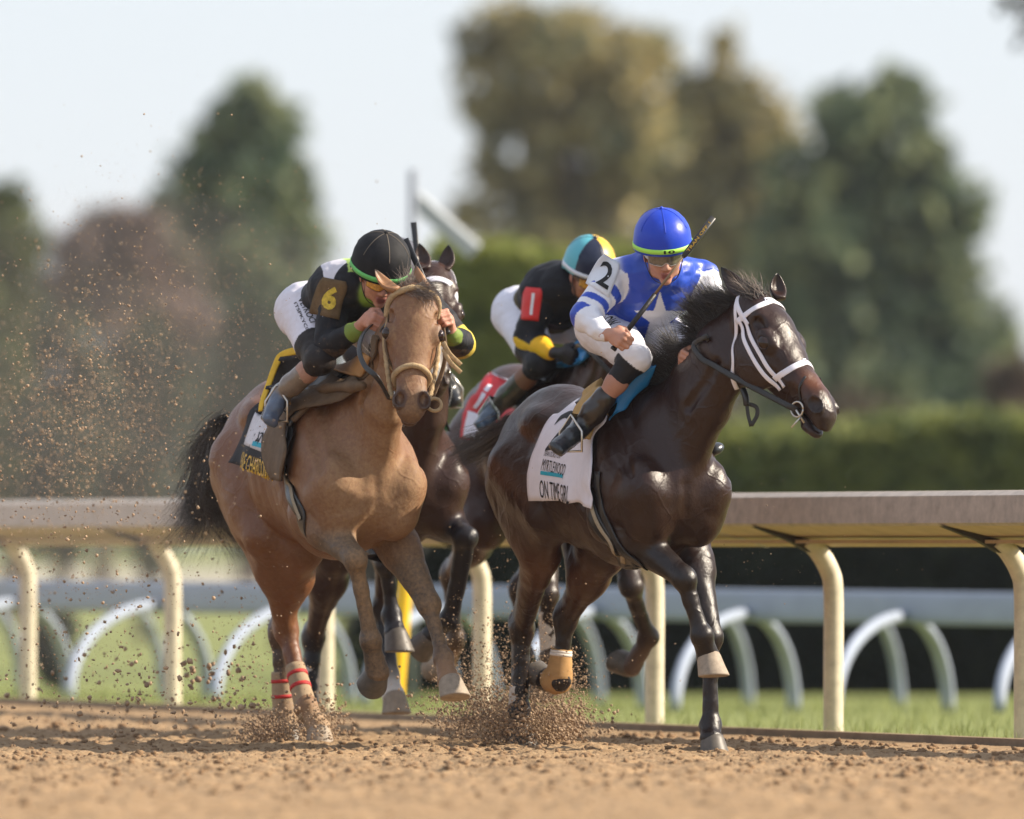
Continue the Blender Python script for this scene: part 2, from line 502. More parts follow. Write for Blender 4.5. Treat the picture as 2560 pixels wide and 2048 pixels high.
# ---------------------------------------------------------------- ground
RD = nrm(np.array([-.355, .935, 0])); RN = np.array([-.935, -.355, 0])         # along the rail (away), towards the track
def ray_ground(px, off, z=0.0):
    D = (CAMP[2] - z) * FPX / off; return np.array([(px - 1280) / FPX * D, D - 50, z])
def foot(px): return ray_ground(px, 405 + (px - 75) * (508 - 405) / (2555 - 75))
R0 = foot(1280)
def side(x, y): return (x - R0[0]) * RN[0] + (y - R0[1]) * RN[1]             # >0 on the track side of the posts
def zg(x, y):
    """terrain: the track is level, the infield dips and climbs again far off"""
    D = y + 50
    s_ = np.clip(-side(x, y) - .6, 0, 1e9)
    z = np.interp(D, [0, 64, 85, 110, 160, 240, 400, 3000], [0, -.05, -.28, -.50, -.40, .35, .45, .5])
    return z * np.clip(s_ / 4, 0, 1)
def grid_sheet(xs, ys, zf):
    X, Y_ = np.meshgrid(xs, ys, indexing='ij'); Z = zf(X, Y_)
    V = np.stack([X, Y_, Z], -1).reshape(-1, 3); n = len(ys); i, j = np.meshgrid(np.arange(len(xs) - 1), np.arange(n - 1), indexing='ij')
    a = (i * n + j).ravel(); return V, np.stack([a, a + n, a + n + 1, a + 1], 1)

def ground_mat(name, cols, scs, bump, rough=.95, lo=.35, hi=.65):
    m = bpy.data.materials.new(name); m.use_nodes = True; nt = m.node_tree; b = nt.nodes['Principled BSDF']; L = nt.links.new
    g = nt.nodes.new('ShaderNodeNewGeometry'); src = None
    rgb = nt.nodes.new('ShaderNodeRGB'); rgb.outputs[0].default_value = (*cols[0], 1); src = rgb.outputs[0]
    for c_, s_ in zip(cols[1:], scs):
        n = nt.nodes.new('ShaderNodeTexNoise'); n.inputs['Scale'].default_value = s_; n.inputs['Detail'].default_value = 7; n.inputs['Roughness'].default_value = .65
        L(g.outputs['Position'], n.inputs['Vector'])
        mr = nt.nodes.new('ShaderNodeMapRange'); mr.inputs[1].default_value = lo; mr.inputs[2].default_value = hi; L(n.outputs[0], mr.inputs[0])
        mx = nt.nodes.new('ShaderNodeMix'); mx.data_type = 'RGBA'; L(mr.outputs[0], mx.inputs[0]); L(src, mx.inputs[6]); mx.inputs[7].default_value = (*c_, 1); src = mx.outputs[2]
    L(src, b.inputs['Base Color']); b.inputs['Roughness'].default_value = rough; b.inputs['Specular IOR Level'].default_value = .15
    prev = None
    for s_, st, d_ in bump:
        n = nt.nodes.new('ShaderNodeTexNoise'); n.inputs['Scale'].default_value = s_; n.inputs['Detail'].default_value = 6; L(g.outputs['Position'], n.inputs['Vector'])
        bp = nt.nodes.new('ShaderNodeBump'); bp.inputs['Strength'].default_value = st; bp.inputs['Distance'].default_value = d_; L(n.outputs[0], bp.inputs['Height'])
        if prev: L(prev.outputs[0], bp.inputs['Normal'])
        prev = bp
    if prev: L(prev.outputs[0], b.inputs['Normal'])
    return m
DIRT = ground_mat('track_dirt', [(.285, .185, .100), (.19, .12, .066), (.35, .24, .14)], [3.5, 22], [(60, .5, .02), (14, .5, .05)])
GRASSG = ground_mat('lawn_ground', [(.20, .225, .08), (.26, .27, .10), (.16, .19, .06)], [1.2, 9], [(40, .6, .03)])
DUSTG = ground_mat('pale_path', [(.42, .38, .31), (.34, .31, .25)], [2.0], [])

# the lawn: one wide sheet to the horizon; the track lies 4 mm and more above it
xs = np.concatenate([np.linspace(-900, -40, 12), np.linspace(-36, 36, 49), np.linspace(40, 900, 12)])
ys = np.concatenate([np.linspace(-80, 0, 9), np.linspace(4, 120, 59), np.linspace(130, 400, 28), np.linspace(500, 3500, 12)])
V, Q = grid_sheet(xs, ys, lambda x, y: zg(x, y) - .02 - .05 * (side(x, y) > 0))
single('ground', V, Q, GRASSG, None, None, kind='structure')
# dirt track with churned relief, edge follows the rail
us = np.linspace(-.45, 26, 2)  # placeholder
def relief(x, y):
    P_ = np.stack([x.ravel(), y.ravel(), np.zeros(x.size)], 1)
    z = fbm(P_, 3.2, 3, 31) * .020 + np.abs(fbm(P_, 11, 3, 32)) * .024 + np.abs(fbm(P_, 30, 2, 33)) * .007 - .012
    return z.reshape(x.shape)
def track_patch(s0, s1, t0, t1, ns, nt_, rel):
    """s: distance to the track side of the posts, t: along the rail (away from the camera)"""
    S_, T_ = np.meshgrid(np.linspace(s0, s1, ns), np.linspace(t0, t1, nt_), indexing='ij')
    X = R0[0] + RN[0] * S_ + RD[0] * T_; Y_ = R0[1] + RN[1] * S_ + RD[1] * T_
    Z = relief(X, Y_) * rel if rel else np.zeros_like(X)
    fade = np.clip((S_ - .5) / .8, 0, 1) if rel else 1
    V = np.stack([X, Y_, Z * fade], -1).reshape(-1, 3); n = nt_
    i, j = np.meshgrid(np.arange(ns - 1), np.arange(n - 1), indexing='ij'); a = (i * n + j).ravel()
    return V, np.stack([a, a + 1, a + n + 1, a + n], 1)
V, Q = track_patch(.42, 40, -70, 160, 160, 460, 0)
V[:, 2] -= .05 * ((V[:, 0] > -4.9) & (V[:, 0] < 3.4) & (V[:, 1] > -13) & (V[:, 1] < 17))
single('track', V, Q, DIRT, None, None, kind='structure')
xs = np.concatenate([np.linspace(-5.8, -4.2, 60)[:-1], np.linspace(-4.2, 4.6, 420)]); ys = np.concatenate([np.linspace(-16, -7, 160), np.linspace(-6.95, 5, 420), np.linspace(5.05, 20, 160)])
X, Y_ = np.meshgrid(xs, ys, indexing='ij'); Sd = side(X, Y_); keep = Sd > .46
ef = np.clip(np.minimum.reduce([X + 5.8, 4.6 - X, Y_ + 16, 20 - Y_]) / .9, 0, 1); Z = relief(X, Y_) * np.clip((Sd - .45) / 1.2, .15, 1) * ef + .004
n = len(ys); idx = np.arange(X.size).reshape(X.shape); kc = keep[:-1, :-1] & keep[1:, :-1] & keep[1:, 1:] & keep[:-1, 1:]
a = idx[:-1, :-1][kc]; Q = np.stack([a, a + n, a + n + 1, a + 1], 1); V = np.stack([X, Y_, Z], -1).reshape(-1, 3)
used = np.unique(Q); rem = np.full(len(V), -1); rem[used] = np.arange(len(used))
single('track_surface', V[used], rem[Q], DIRT, None, None, kind='structure')

# loose clods on the track
def clod_geo(n, seed, pos, size, squash=.75):
    g = np.random.default_rng(seed)
    ico = []; t = (1 + 5 ** .5) / 2
    iv = np.array([(-1, t, 0), (1, t, 0), (-1, -t, 0), (1, -t, 0), (0, -1, t), (0, 1, t), (0, -1, -t), (0, 1, -t), (t, 0, -1), (t, 0, 1), (-t, 0, -1), (-t, 0, 1)]) / 1.9
    it = np.array([(0, 11, 5), (0, 5, 1), (0, 1, 7), (0, 7, 10), (0, 10, 11), (1, 5, 9), (5, 11, 4), (11, 10, 2), (10, 7, 6), (7, 1, 8), (3, 9, 4), (3, 4, 2), (3, 2, 6), (3, 6, 8), (3, 8, 9), (4, 9, 5), (2, 4, 11), (6, 2, 10), (8, 6, 7), (9, 8, 1)])
    rad = g.uniform(.62, 1.25, (n, 12, 1)); st = g.uniform(.6, 1.3, (n, 1, 3)) * np.array([1, 1, squash])
    q = g.normal(size=(n, 4)); q /= np.linalg.norm(q, axis=1)[:, None]; w, x, y, z = q.T
    Rm = np.stack([1 - 2 * (y * y + z * z), 2 * (x * y - z * w), 2 * (x * z + y * w), 2 * (x * y + z * w), 1 - 2 * (x * x + z * z), 2 * (y * z - x * w), 2 * (x * z - y * w), 2 * (y * z + x * w), 1 - 2 * (x * x + y * y)], 1).reshape(n, 3, 3)
    Vc = np.einsum('nij,nkj->nki', Rm, iv[None] * rad) * st * np.asarray(size)[:, None, None] + np.asarray(pos)[:, None, :]
    Tc = it[None] + (np.arange(n) * 12)[:, None, None]
    return Vc.reshape(-1, 3), Tc.reshape(-1, 3)
g = np.random.default_rng(5); n = 24000
cx = g.uniform(-3.6, 4.0, n); cy = np.clip(g.normal(-1.2, 4.2, n), -14, 18); ok = side(cx, cy) > .75; cx, cy = cx[ok], cy[ok]
cs = .0042 + .018 * g.random(len(cx)) ** 4 ; P_ = np.stack([cx, cy, np.zeros(len(cx))], 1); P_[:, 2] = relief(cx, cy) + cs * .3
V, Q = clod_geo(len(cx), 6, P_, cs)
CLOD = ground_mat('clod_dirt', [(.27, .172, .098), (.17, .108, .062)], [12], [(80, .5, .01)])
single('dirt_clods', V, Q, CLOD, None, None, kind='stuff')

# kerb board in front of the posts
TIMB = mat('weathered_board', (.28, .20, .135), .85, .2, noise=(6, .3), bump=(40, .4, .01))
def along(t, s, z): return R0 + RD * t + RN * s + np.array([0, 0, z])
def box_along(t0, t1, s0, s1, z0, z1):
    V = np.array([along(t, s, z) for t in (t0, t1) for s in (s0, s1) for z in (z0, z1)])
    return V, [(0, 1, 3, 2), (4, 6, 7, 5), (0, 4, 5, 1), (2, 3, 7, 6), (0, 2, 6, 4), (1, 5, 7, 3)]
V, Q = box_along(-14, 60, .34, .42, -.06, .035)
single('kerb', V, Q, TIMB, None, None, kind='structure', smooth=False)

# ---------------------------------------------------------------- main safety rail
CREAM = mat('dusty_cream_paint', (.62, .54, .40), .5, .4, noise=(16, .22), bump=(30, .1, .003))
FASC = mat('rail_cover_vinyl', (.44, .37, .31), .5, .35, noise=(14, .28), bump=(12, .08, .003))
UNDER = mat('rail_underside', (.50, .38, .23), .7, .3, noise=(4, .2))
GUSS = mat('bracket_painted_shade', (.045, .035, .025), .7, .3, noise=(20, .3))  # shade beneath the rail cover is painted into this dark colour
T0, T1 = -14.0, 46.0
th = Thing('safety_rail', 'long cream safety rail with curved posts running behind the horses', 'rail', WF, tuple(along(0, 0, 0)))
# profile: s towards the track, z up
prof = [(.36, 1.115), (.40, 1.095), (.405, .975), (.385, .962), (.14, .905), (.02, .868), (-.01, .885), (-.01, .99), (.10, 1.085), (.25, 1.118)]
def rail_z(t, z): return z
ts = np.linspace(T0, T1, 40); Rg = [np.array([along(t, s, z) for s, z in prof]) for t in ts]
V, Fq = rings(Rg); nf = len(prof); mi = [(1 if (k % nf) in (3, 4, 5) else 0) for k in range(len(Fq))]
th.part('rail_cover', V, Fq, [FASC, UNDER], midx=mi, smooth=False)
v, fq = box_along(T0, T1, .16, .20, .884, .9); th.part('stringer', v, fq, UNDER, smooth=False)
for i_ in range(14):
    t = T0 + 2 + i_ * 4.3; Rj = [np.array([along(t + dt, s + (.003 if s > .2 else -.003), z + (.003 if z > 1 else -.003)) for s, z in prof]) for dt in (-.03, .03)]
    v, fq = rings(Rj); th.part('joint_sleeve', v, fq, FASC, smooth=False)
def post_px(px):
    f = foot(px); return (f - R0) @ RD
post_ts = [post_px(x) for x in (-640, -285, 75, 435, 815, 1205, 1635, 2080, 2555, 3060)]
for t in post_ts:
    P_ = catmull([along(t, 0, -.06), along(t, 0, .3), along(t, 0, .66), along(t, .02, .76), along(t, .075, .85), along(t, .13, .90)], 26)
    v, fq = tube(P_, .046, 14); th.part('post', v, fq, CREAM)
    G = [along(t + dt, s, z) for dt in (-.025, .025) for s, z in ((.40, .972), (.03, .93), (.02, .845), (.13, .855), (.22, .905))]
    fq = [(0, 1, 2, 3, 4), (9, 8, 7, 6, 5)] + [(i, i + 5, (i + 1) % 5 + 5, (i + 1) % 5) for i in range(5)]
    th.part('bracket', np.array(G) + np.array([0, 0, -.012]), fq, GUSS, smooth=False)

# ---------------------------------------------------------------- white turf rail beyond
WPIPE = mat('white_turf_rail', (.29, .33, .41), .6, .3, noise=(6, .1))
def trail(name, label, Y0, Y1, yL, yR, h_, px0, step, n_leg, base_off, second):
    A = at(-200, yL, Y0); Bq = at(2760, yR, Y1); d = Bq - A
    th = Thing(name, label, 'rail', WF, tuple(A * np.array([1, 1, 0])), 'white turf rails on the infield')
    v, fq = tube(catmull([A - (0, 0, h_ / 2), (A + Bq) / 2 - (0, 0, h_ / 2), Bq - (0, 0, h_ / 2)], 20), h_ / 2, 12, flat=.45, nor=np.tile(np.array([-.3, 1, 0.]), (20, 1)))
    # ribbon wide axis must be vertical
    th.part('rail_beam', v, fq, WPIPE)
    for i in range(n_leg):
        px = px0 + i * step; k = (px + 200) / 2960; c = A + d * k; c = c - np.array([0, 0, h_ * .75])
        g0 = zg(np.array([c[0]]), np.array([c[1]]))[0]
        far = c + np.array([.30, .9, 0]); far[2] = g0 - .05
        hz = c[2] - far[2]; P_ = np.array([[c[0] + (far[0] - c[0]) * math.sin(q), c[1] + (far[1] - c[1]) * math.sin(q), far[2] + hz * math.cos(q) ** .9] for q in np.linspace(0, math.pi / 2, 16)])
        v, fq = tube(P_, .042 if second else .038, 10, flat=.6); th.part('leg', v, fq, WPIPE)
        if second:
            nr = c + np.array([-.46, -2.2, 0]); nr[2] = g0 + .02
            hz = c[2] - nr[2]; P_ = np.array([[c[0] + (nr[0] - c[0]) * math.sin(q), c[1] + (nr[1] - c[1]) * math.sin(q), nr[2] + hz * math.cos(q) ** .9] for q in np.linspace(0, math.pi / 2, 16)])
            v, fq = tube(P_, .036, 10); th.part('leg', v, fq, WPIPE)
trail('turf_rail', 'nearer white turf rail with curved legs on the infield grass', 23.5, 17.5, 1445, 1484, .20, 60, 372, 8, 0, True)
trail('turf_rail', 'farther white turf rail showing only its legs behind the nearer one', 30, 26, 1462, 1490, .12, -60, 372, 8, 0, False)
# yellow furlong pole
c = ray_ground(1000, 420, -.02)
v, fq = tube(catmull([c + (-.03, 0, -.05), c + (.0, 0, .35), c + (.05, 0, .95)], 10), .045, 12)
single('marker_pole', v, fq, mat('yellow_pole', (.80, .48, .01), .45), 'yellow marker pole standing beyond the rail between the two front horses', 'marker pole')
# pale path on the far left
P = []
V, Q = grid_sheet(np.linspace(-60, 3, 20), np.linspace(140, 185, 10), lambda x, y: zg(x, y) + .02)
single('path', V, Q, DUSTG, None, None, kind='structure')

# ---------------------------------------------------------------- foliage
def leaf_mat(name, rough=.6):
    m = bpy.data.materials.new(name); m.use_nodes = True; nt = m.node_tree; L = nt.links.new
    a = nt.nodes.new('ShaderNodeAttribute'); a.attribute_name = 'Col'
    b = nt.nodes['Principled BSDF']; b.inputs['Roughness'].default_value = rough; b.inputs['Specular IOR Level'].default_value = .25
    t = nt.nodes.new('ShaderNodeBsdfTranslucent'); mx = nt.nodes.new('ShaderNodeMixShader'); mx.inputs[0].default_value = .38
    L(a.outputs['Color'], b.inputs['Base Color']); L(a.outputs['Color'], t.inputs['Color'])
    L(b.outputs[0], mx.inputs[1]); L(t.outputs[0], mx.inputs[2]); L(mx.outputs[0], nt.nodes['Material Output'].inputs['Surface'])
    return m
LEAF = leaf_mat('foliage'); BARK = mat('bark', (.09, .07, .055), .9, .2, noise=(4, .35), bump=(12, .5, .03))
def leaves(pts, size, cols, seed):
    g = np.random.default_rng(seed); n = len(pts)
    a = g.normal(size=(n, 3)); a /= np.linalg.norm(a, axis=1)[:, None]; b = g.normal(size=(n, 3)); b -= a * (a * b).sum(1)[:, None]; b /= np.linalg.norm(b, axis=1)[:, None]
    s_ = (size * g.uniform(.5, 1.5, n))[:, None]; P_ = np.asarray(pts)
    V = np.stack([P_ - a * s_, P_ - b * s_ * .5, P_ + a * s_, P_ + b * s_ * .5], 1).reshape(-1, 3)
    Q = np.arange(4 * n).reshape(n, 4)
    lump = fbm(P_, 1.6 / (size * 6), 2, seed) * .5 + .5
    ci = np.clip((lump + g.normal(0, .18, n)) * len(cols), 0, len(cols) - 1e-3).astype(int)
    C = np.asarray(cols, float)[ci] * g.uniform(.75, 1.25, n)[:, None]
    return V, Q, np.repeat(C, 4, 0)
def lobes_pts(lobes, n, seed, shell=.25):
    g = np.random.default_rng(seed); vol = np.array([l[3] * l[4] * l[5] for l in lobes]) ** .72; vol /= vol.sum(); out = []
    for l, k in zip(lobes, (vol * n).astype(int)):
        d = g.normal(size=(k, 3)); d /= np.linalg.norm(d, axis=1)[:, None]; r = shell + (1 - shell) * g.random(k) ** .6
        d = d * (r * g.choice([1, 1, 1, 1.22], k))[:, None] * (1 + .30 * fbm(d + np.array(l[:3]), 2.4, 2, seed + 3))[:, None]
        out.append(np.array(l[:3]) + d * np.array(l[3:]))
    return np.vstack(out)
def mk_tree(px, ytop, ybase, halfw, Y, cols, label, seed, n=9000, leaf=.20, lob=14, kind='tree', group=None, depth=1.0, crown0=.22, pts2d=None, gaps=.55):
    """a tree standing at depth Y whose crown covers px +- halfw between ytop and ybase in the photo"""
    D = Y + 50; k = D / FPX; g = np.random.default_rng(seed)
    top = at(px, ytop, Y); X = top[0]; gz = float(zg(np.array([X]), np.array([Y]))[0]); H_ = top[2] - gz; W_ = halfw * k
    th = Thing(kind, label, 'tree' if kind == 'tree' else kind, WF, (X, Y, gz), group)
    zb = at(px, ybase, Y)[2]; hh = top[2] - zb; L_ = []
    if pts2d:
        for (qx, qy, rx, ry) in pts2d:
            c = at(qx, qy, Y + g.uniform(-.3, .3) * W_); L_.append((c[0], c[1], c[2], rx * k, rx * k * depth, ry * k))
    else:
        for i in range(lob):
            t = g.random(); zz = zb + hh * (.12 + .80 * t); rr = W_ * math.sin(math.pi * min(.97, max(.12, .12 + .80 * t))) ** .6
            a = g.uniform(0, 6.28); q = math.sqrt(g.random()) * .62 * rr
            L_.append((X + math.cos(a) * q, Y + math.sin(a) * q * depth, zz, rr * g.uniform(.38, .62), rr * .5 * depth, hh * g.uniform(.14, .22)))
    P_ = lobes_pts(L_, n, seed); P_ = P_[P_[:, 2] > gz + .05]; gap = fbm(P_, 9 / max(1, W_), 2, seed + 9); P_ = P_[gap < gaps]
    V, Q, C = leaves(P_, leaf, cols, seed + 1)
    tr = [tube(catmull([(X, Y, gz - .2), (X + .1, Y, gz + H_ * .3), (X - .05, Y, gz + H_ * .8)], 10), list(np.linspace(H_ * .030, H_ * .008, 10)), 8)]
    for l in L_[:12]:
        s_ = (X, Y, gz + max(.2, (l[2] - gz) * .55)); tr.append(tube(catmull([s_, ((s_[0] + l[0]) / 2, (s_[1] + l[1]) / 2, (s_[2] * .4 + l[2] * .6)), l[:3]], 7), list(np.linspace(H_ * .012, H_ * .003, 7)), 6))
    v, fq = merge(*tr); th.part('trunk', v, fq, BARK)
    th.part('crown', V, Q, LEAF, col=C, smooth=False)
OLV = [(.12, .13, .075), (.28, .255, .125), (.43, .35, .16), (.20, .195, .11)]
GRN = [(.06, .095, .06), (.13, .175, .10), (.25, .28, .15), (.09, .125, .09)]
DKG = [(.025, .04, .03), (.045, .06, .035), (.07, .085, .045)]
PUR = [(.18, .13, .12), (.27, .19, .17), (.12, .09, .09), (.18, .16, .12)]
BG = 'trees beyond the infield'
mk_tree(1450, 20, 700, 330, 190, OLV, 'tallest olive and ochre tree with sky showing through, behind the blue cap', 41, 10000, .22, group=BG, gaps=.06,
    pts2d=[(1200, 130, 75, 85), (1290, 70, 90, 70), (1380, 150, 110, 110), (1250, 260, 110, 90), (1440, 70, 90, 60), (1520, 200, 120, 100), (1600, 120, 110, 60), (1400, 300, 130, 100), (1560, 340, 130, 110), (1230, 420, 90, 60), (1350, 470, 130, 90), (1500, 500, 130, 90), (1300, 580, 120, 60), (1180, 530, 70, 50), (1460, 620, 140, 60)])
mk_tree(1830, 60, 700, 200, 200, OLV[1:] + [(.16, .13, .05)], 'ochre tree with a pointed top between the olive and the dark green tree', 42, 8500, .22, group=BG, gaps=.15,
    pts2d=[(1810, 130, 40, 70), (1790, 220, 80, 60), (1860, 280, 110, 90), (1730, 300, 100, 90), (1930, 360, 90, 90), (1800, 420, 130, 100), (1680, 480, 110, 90), (1700, 250, 60, 60), (1860, 530, 110, 80), (1790, 600, 110, 70), (1900, 640, 90, 90), (1700, 620, 110, 70)])
mk_tree(2200, 190, 1050, 330, 175, GRN, 'broad dark green tree at the right behind the turned horse head', 43, 16000, .22, group=BG, gaps=.25,
    pts2d=[(2240, 260, 90, 90), (2110, 300, 90, 80), (2000, 470, 90, 110), (2150, 440, 130, 120), (2290, 400, 90, 110), (2060, 620, 130, 120), (2230, 600, 150, 130), (2380, 560, 90, 120), (1990, 780, 120, 120), (2150, 790, 150, 120), (2330, 760, 140, 120), (2440, 860, 110, 110), (2020, 930, 150, 110), (2220, 960, 170, 110), (2400, 990, 140, 90), (1930, 640, 70, 110)])
mk_tree(620, 190, 1000, 220, 160, GRN, 'rounded green tree rising above the purple shrubs on the left', 44, 9000, .20, group=BG, gaps=.2,
    pts2d=[(620, 250, 70, 60), (560, 330, 80, 70), (680, 330, 80, 80), (510, 430, 90, 80), (620, 450, 120, 100), (730, 470, 80, 90), (450, 530, 90, 80), (580, 590, 140, 100), (730, 620, 100, 110), (400, 640, 70, 70), (640, 730, 150, 90), (760, 760, 80, 90), (540, 850, 120, 100), (480, 960, 120, 100), (600, 960, 120, 90)])
mk_tree(250, 480, 1000, 240, 140, PUR, 'low purple brown tree in autumn leaf on the left', 45, 6000, .15, group=BG, gaps=.45,
    pts2d=[(330, 600, 110, 90), (240, 640, 110, 90), (420, 680, 90, 90), (180, 740, 100, 90), (330, 760, 130, 90), (460, 800, 80, 80), (100, 800, 90, 80)])
mk_tree(20, 430, 1200, 110, 120, [(.07, .09, .03), (.10, .12, .04)], 'yellow green tree cut by the left edge of the view', 46, 5000, .12, group=BG,
    pts2d=[(10, 520, 60, 60), (40, 620, 70, 90), (-20, 720, 90, 100), (0, 900, 90, 120), (-20, 1060, 100, 120), (20, 1180, 80, 90)])
for q, (bx, yt, hw, Yb, lb, cc) in enumerate([(140, 800, 150, 100, 'dark round shrub behind the dust, leftmost of the shrubs above the rail', DKG),
        (350, 850, 150, 104, 'dark rounded shrub above the rail behind the swishing tail', DKG),
        (700, 735, 225, 92, 'dark green shrub directly behind the rider in muddy black', [(.022, .040, .018), (.035, .06, .022)]),
        (130, 1480, 60, 40, 'small dark bush on the infield grass behind a curved post', DKG)]):
    mk_tree(bx, yt, 1420 if q < 3 else 1720, hw, Yb, cc, lb, 60 + q, 8000 if q < 3 else 2500, .09 if q < 3 else .05, 16, kind='shrub', group='shrubs beyond the rail' if q < 3 else None)
for q, (bx, yt, hw, Yb, lb) in enumerate([(2530, 900, 110, 150, 'russet shrub at the right edge beneath the dark green tree'), (2120, 985, 200, 160, 'long russet shrub between hedge and dark green tree')]):
    mk_tree(bx, yt, 1200, hw, Yb, [(.13, .085, .06), (.10, .08, .05)], lb, 80 + q, 4000, .12, 10, kind='shrub', group='russet shrubs beyond the hedge')
mk_tree(3250, -160, 260, 150, 60, [(.06, .045, .035), (.09, .07, .04), (.05, .05, .03)], 'brown leaved branches hanging in at the top right corner', 90, 3500, .06, 10, group=None,
    pts2d=[(2600, -60, 90, 70), (2535, 5, 60, 30), (2560, 70, 30, 60), (2700, 40, 90, 120), (2850, 200, 200, 200), (3100, 600, 220, 260), (3250, 1000, 200, 260)])
# far woods along the horizon
g = np.random.default_rng(55); n = 26000; X_ = g.uniform(-34, 34, n); prof_ = 5.2 + 1.3 * fbm(np.stack([X_, X_ * 0, X_ * 0], 1), .22, 3, 6)
P_ = np.stack([X_, 300 + g.uniform(-4, 4, n), .4 + prof_ * np.sqrt(g.random(n))], 1)
V, Q, C = leaves(P_, .30, [(.10, .12, .07), (.16, .17, .09), (.20, .16, .10), (.09, .10, .07)], 56)
single('far_woods', V, Q, LEAF, None, None, kind='stuff', col=C, smooth=False)
# clipped hedges: dense leaf shells over a solid core
def hedge(name, label, x0, x1, ytop, Y, cols, seed, n, thick=1.6, jit=.12, leaf=.07):
    A = at(x0, ytop, Y); Bq = at(x1, ytop, Y); g = np.random.default_rng(seed)
    z0 = float(zg(np.array([A[0]]), np.array([Y]))[0]) - .1; z1 = A[2]
    th = Thing(name, label, 'hedge', WF, ((A[0] + Bq[0]) / 2, Y, z0 + .1), 'clipped hedges on the infield')
    X_ = g.uniform(A[0], Bq[0], n); top = z1 + fbm(np.stack([X_, X_ * 0, X_ * 0], 1), .9, 2, seed) * jit
    f = g.random(n); P_ = np.zeros((n, 3)); P_[:, 0] = X_
    front = f < .6; P_[:, 1] = np.where(front, Y + np.abs(g.normal(0, .10, n)) - .1, Y + g.uniform(0, thick, n)); P_[:, 2] = np.where(front, z0 + (top - z0) * g.random(n), top + g.normal(0, .05, n))
    sd = g.random(n) < .04; P_[sd, 0] = A[0] + g.normal(0, .06, sd.sum()); P_[sd, 1] = Y + g.uniform(0, thick, sd.sum()); P_[sd, 2] = z0 + (z1 - z0) * g.random(sd.sum())
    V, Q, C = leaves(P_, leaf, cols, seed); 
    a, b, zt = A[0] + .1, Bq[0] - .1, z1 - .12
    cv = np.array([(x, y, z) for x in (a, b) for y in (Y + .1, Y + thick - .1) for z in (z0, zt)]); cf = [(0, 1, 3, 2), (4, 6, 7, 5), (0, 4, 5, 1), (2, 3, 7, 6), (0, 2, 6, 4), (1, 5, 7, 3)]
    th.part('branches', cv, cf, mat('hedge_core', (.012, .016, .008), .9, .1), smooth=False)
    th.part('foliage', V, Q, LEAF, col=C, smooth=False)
hedge('hedge', 'added low near black hedge standing in for hedge shade under the rail line on the right', 880, 3000, 1318, 48, [(.010, .016, .010), (.014, .022, .012)], 101, 16000, 1.2, .05, .05)  # added hedge; its near-black leaves stand in for shade low on the hedge
hedge('hedge', 'taller mid green hedge showing above the rail on the right', 1600, 3100, 1065, 62, [(.17, .20, .06), (.24, .26, .08), (.11, .14, .05)], 102, 24000, 2.5, .16, .08)
hedge('hedge', 'bright green high hedge between the two front riders', 1085, 1700, 615, 70, [(.24, .27, .065), (.32, .34, .09), (.15, .19, .05)], 103, 30000, 2.5, .30, .08)
# grass blades on the near lawn
g = np.random.default_rng(9); n = 14000
t = g.uniform(-12, 30, n); s_ = -g.random(n) ** 1.6 * 12 + .30; X = R0[0] + RD[0] * t + RN[0] * s_; Y_ = R0[1] + RD[1] * t + RN[1] * s_
Z = zg(X, Y_) - .03; dirs = np.stack([g.normal(0, .35, n), g.normal(0, .35, n), np.ones(n)], 1)
V, Q = strands(np.stack([X, Y_, Z], 1), dirs, g.uniform(.05, .13, n), .0028, .12, 3, .05, 3)
single('grass', V, Q, ground_mat('grass_blades', [(.22, .26, .08), (.32, .32, .13), (.16, .20, .055)], [3, 30], [], .6), None, None, kind='stuff')
# metal post with a slanting beam
STEEL = mat('galvanised_steel', (.20, .22, .26), .45, .5, noise=(8, .15))
c = at(1032, 425, 30); gz = float(zg(np.array([c[0]]), np.array([c[1]]))[0])
th = Thing('steel_post', 'grey steel post with a slanting pale beam above the hedge', 'post', WF, (c[0], c[1], gz))
v, fq = tube([(c[0], c[1], gz - .1), (c[0], c[1], c[2])], .030, 12); th.part('post', v, fq, STEEL)
a = at(1046, 486, 30.1); b = at(1196, 618, 30.1); d = nrm(b - a); up_ = nrm(np.cross(d, (0, 1, 0))); up_ = up_ * (1 if up_[2] > 0 else -1)
bx = []
for p_ in (a, b):
    for u2, y2 in ((-.10, -.03), (-.10, .22), (.0, .22), (.03, .05), (0, -.03)): bx.append(p_ + up_ * u2 + np.array([0, y2, 0]))
fq = [(4, 3, 2, 1, 0), (5, 6, 7, 8, 9)] + [(i, (i + 1) % 5, (i + 1) % 5 + 5, i + 5) for i in range(5)]
th.part('beam', np.array(bx), fq, mat('pale_beam', (.36, .38, .40), .4, .5), smooth=False)
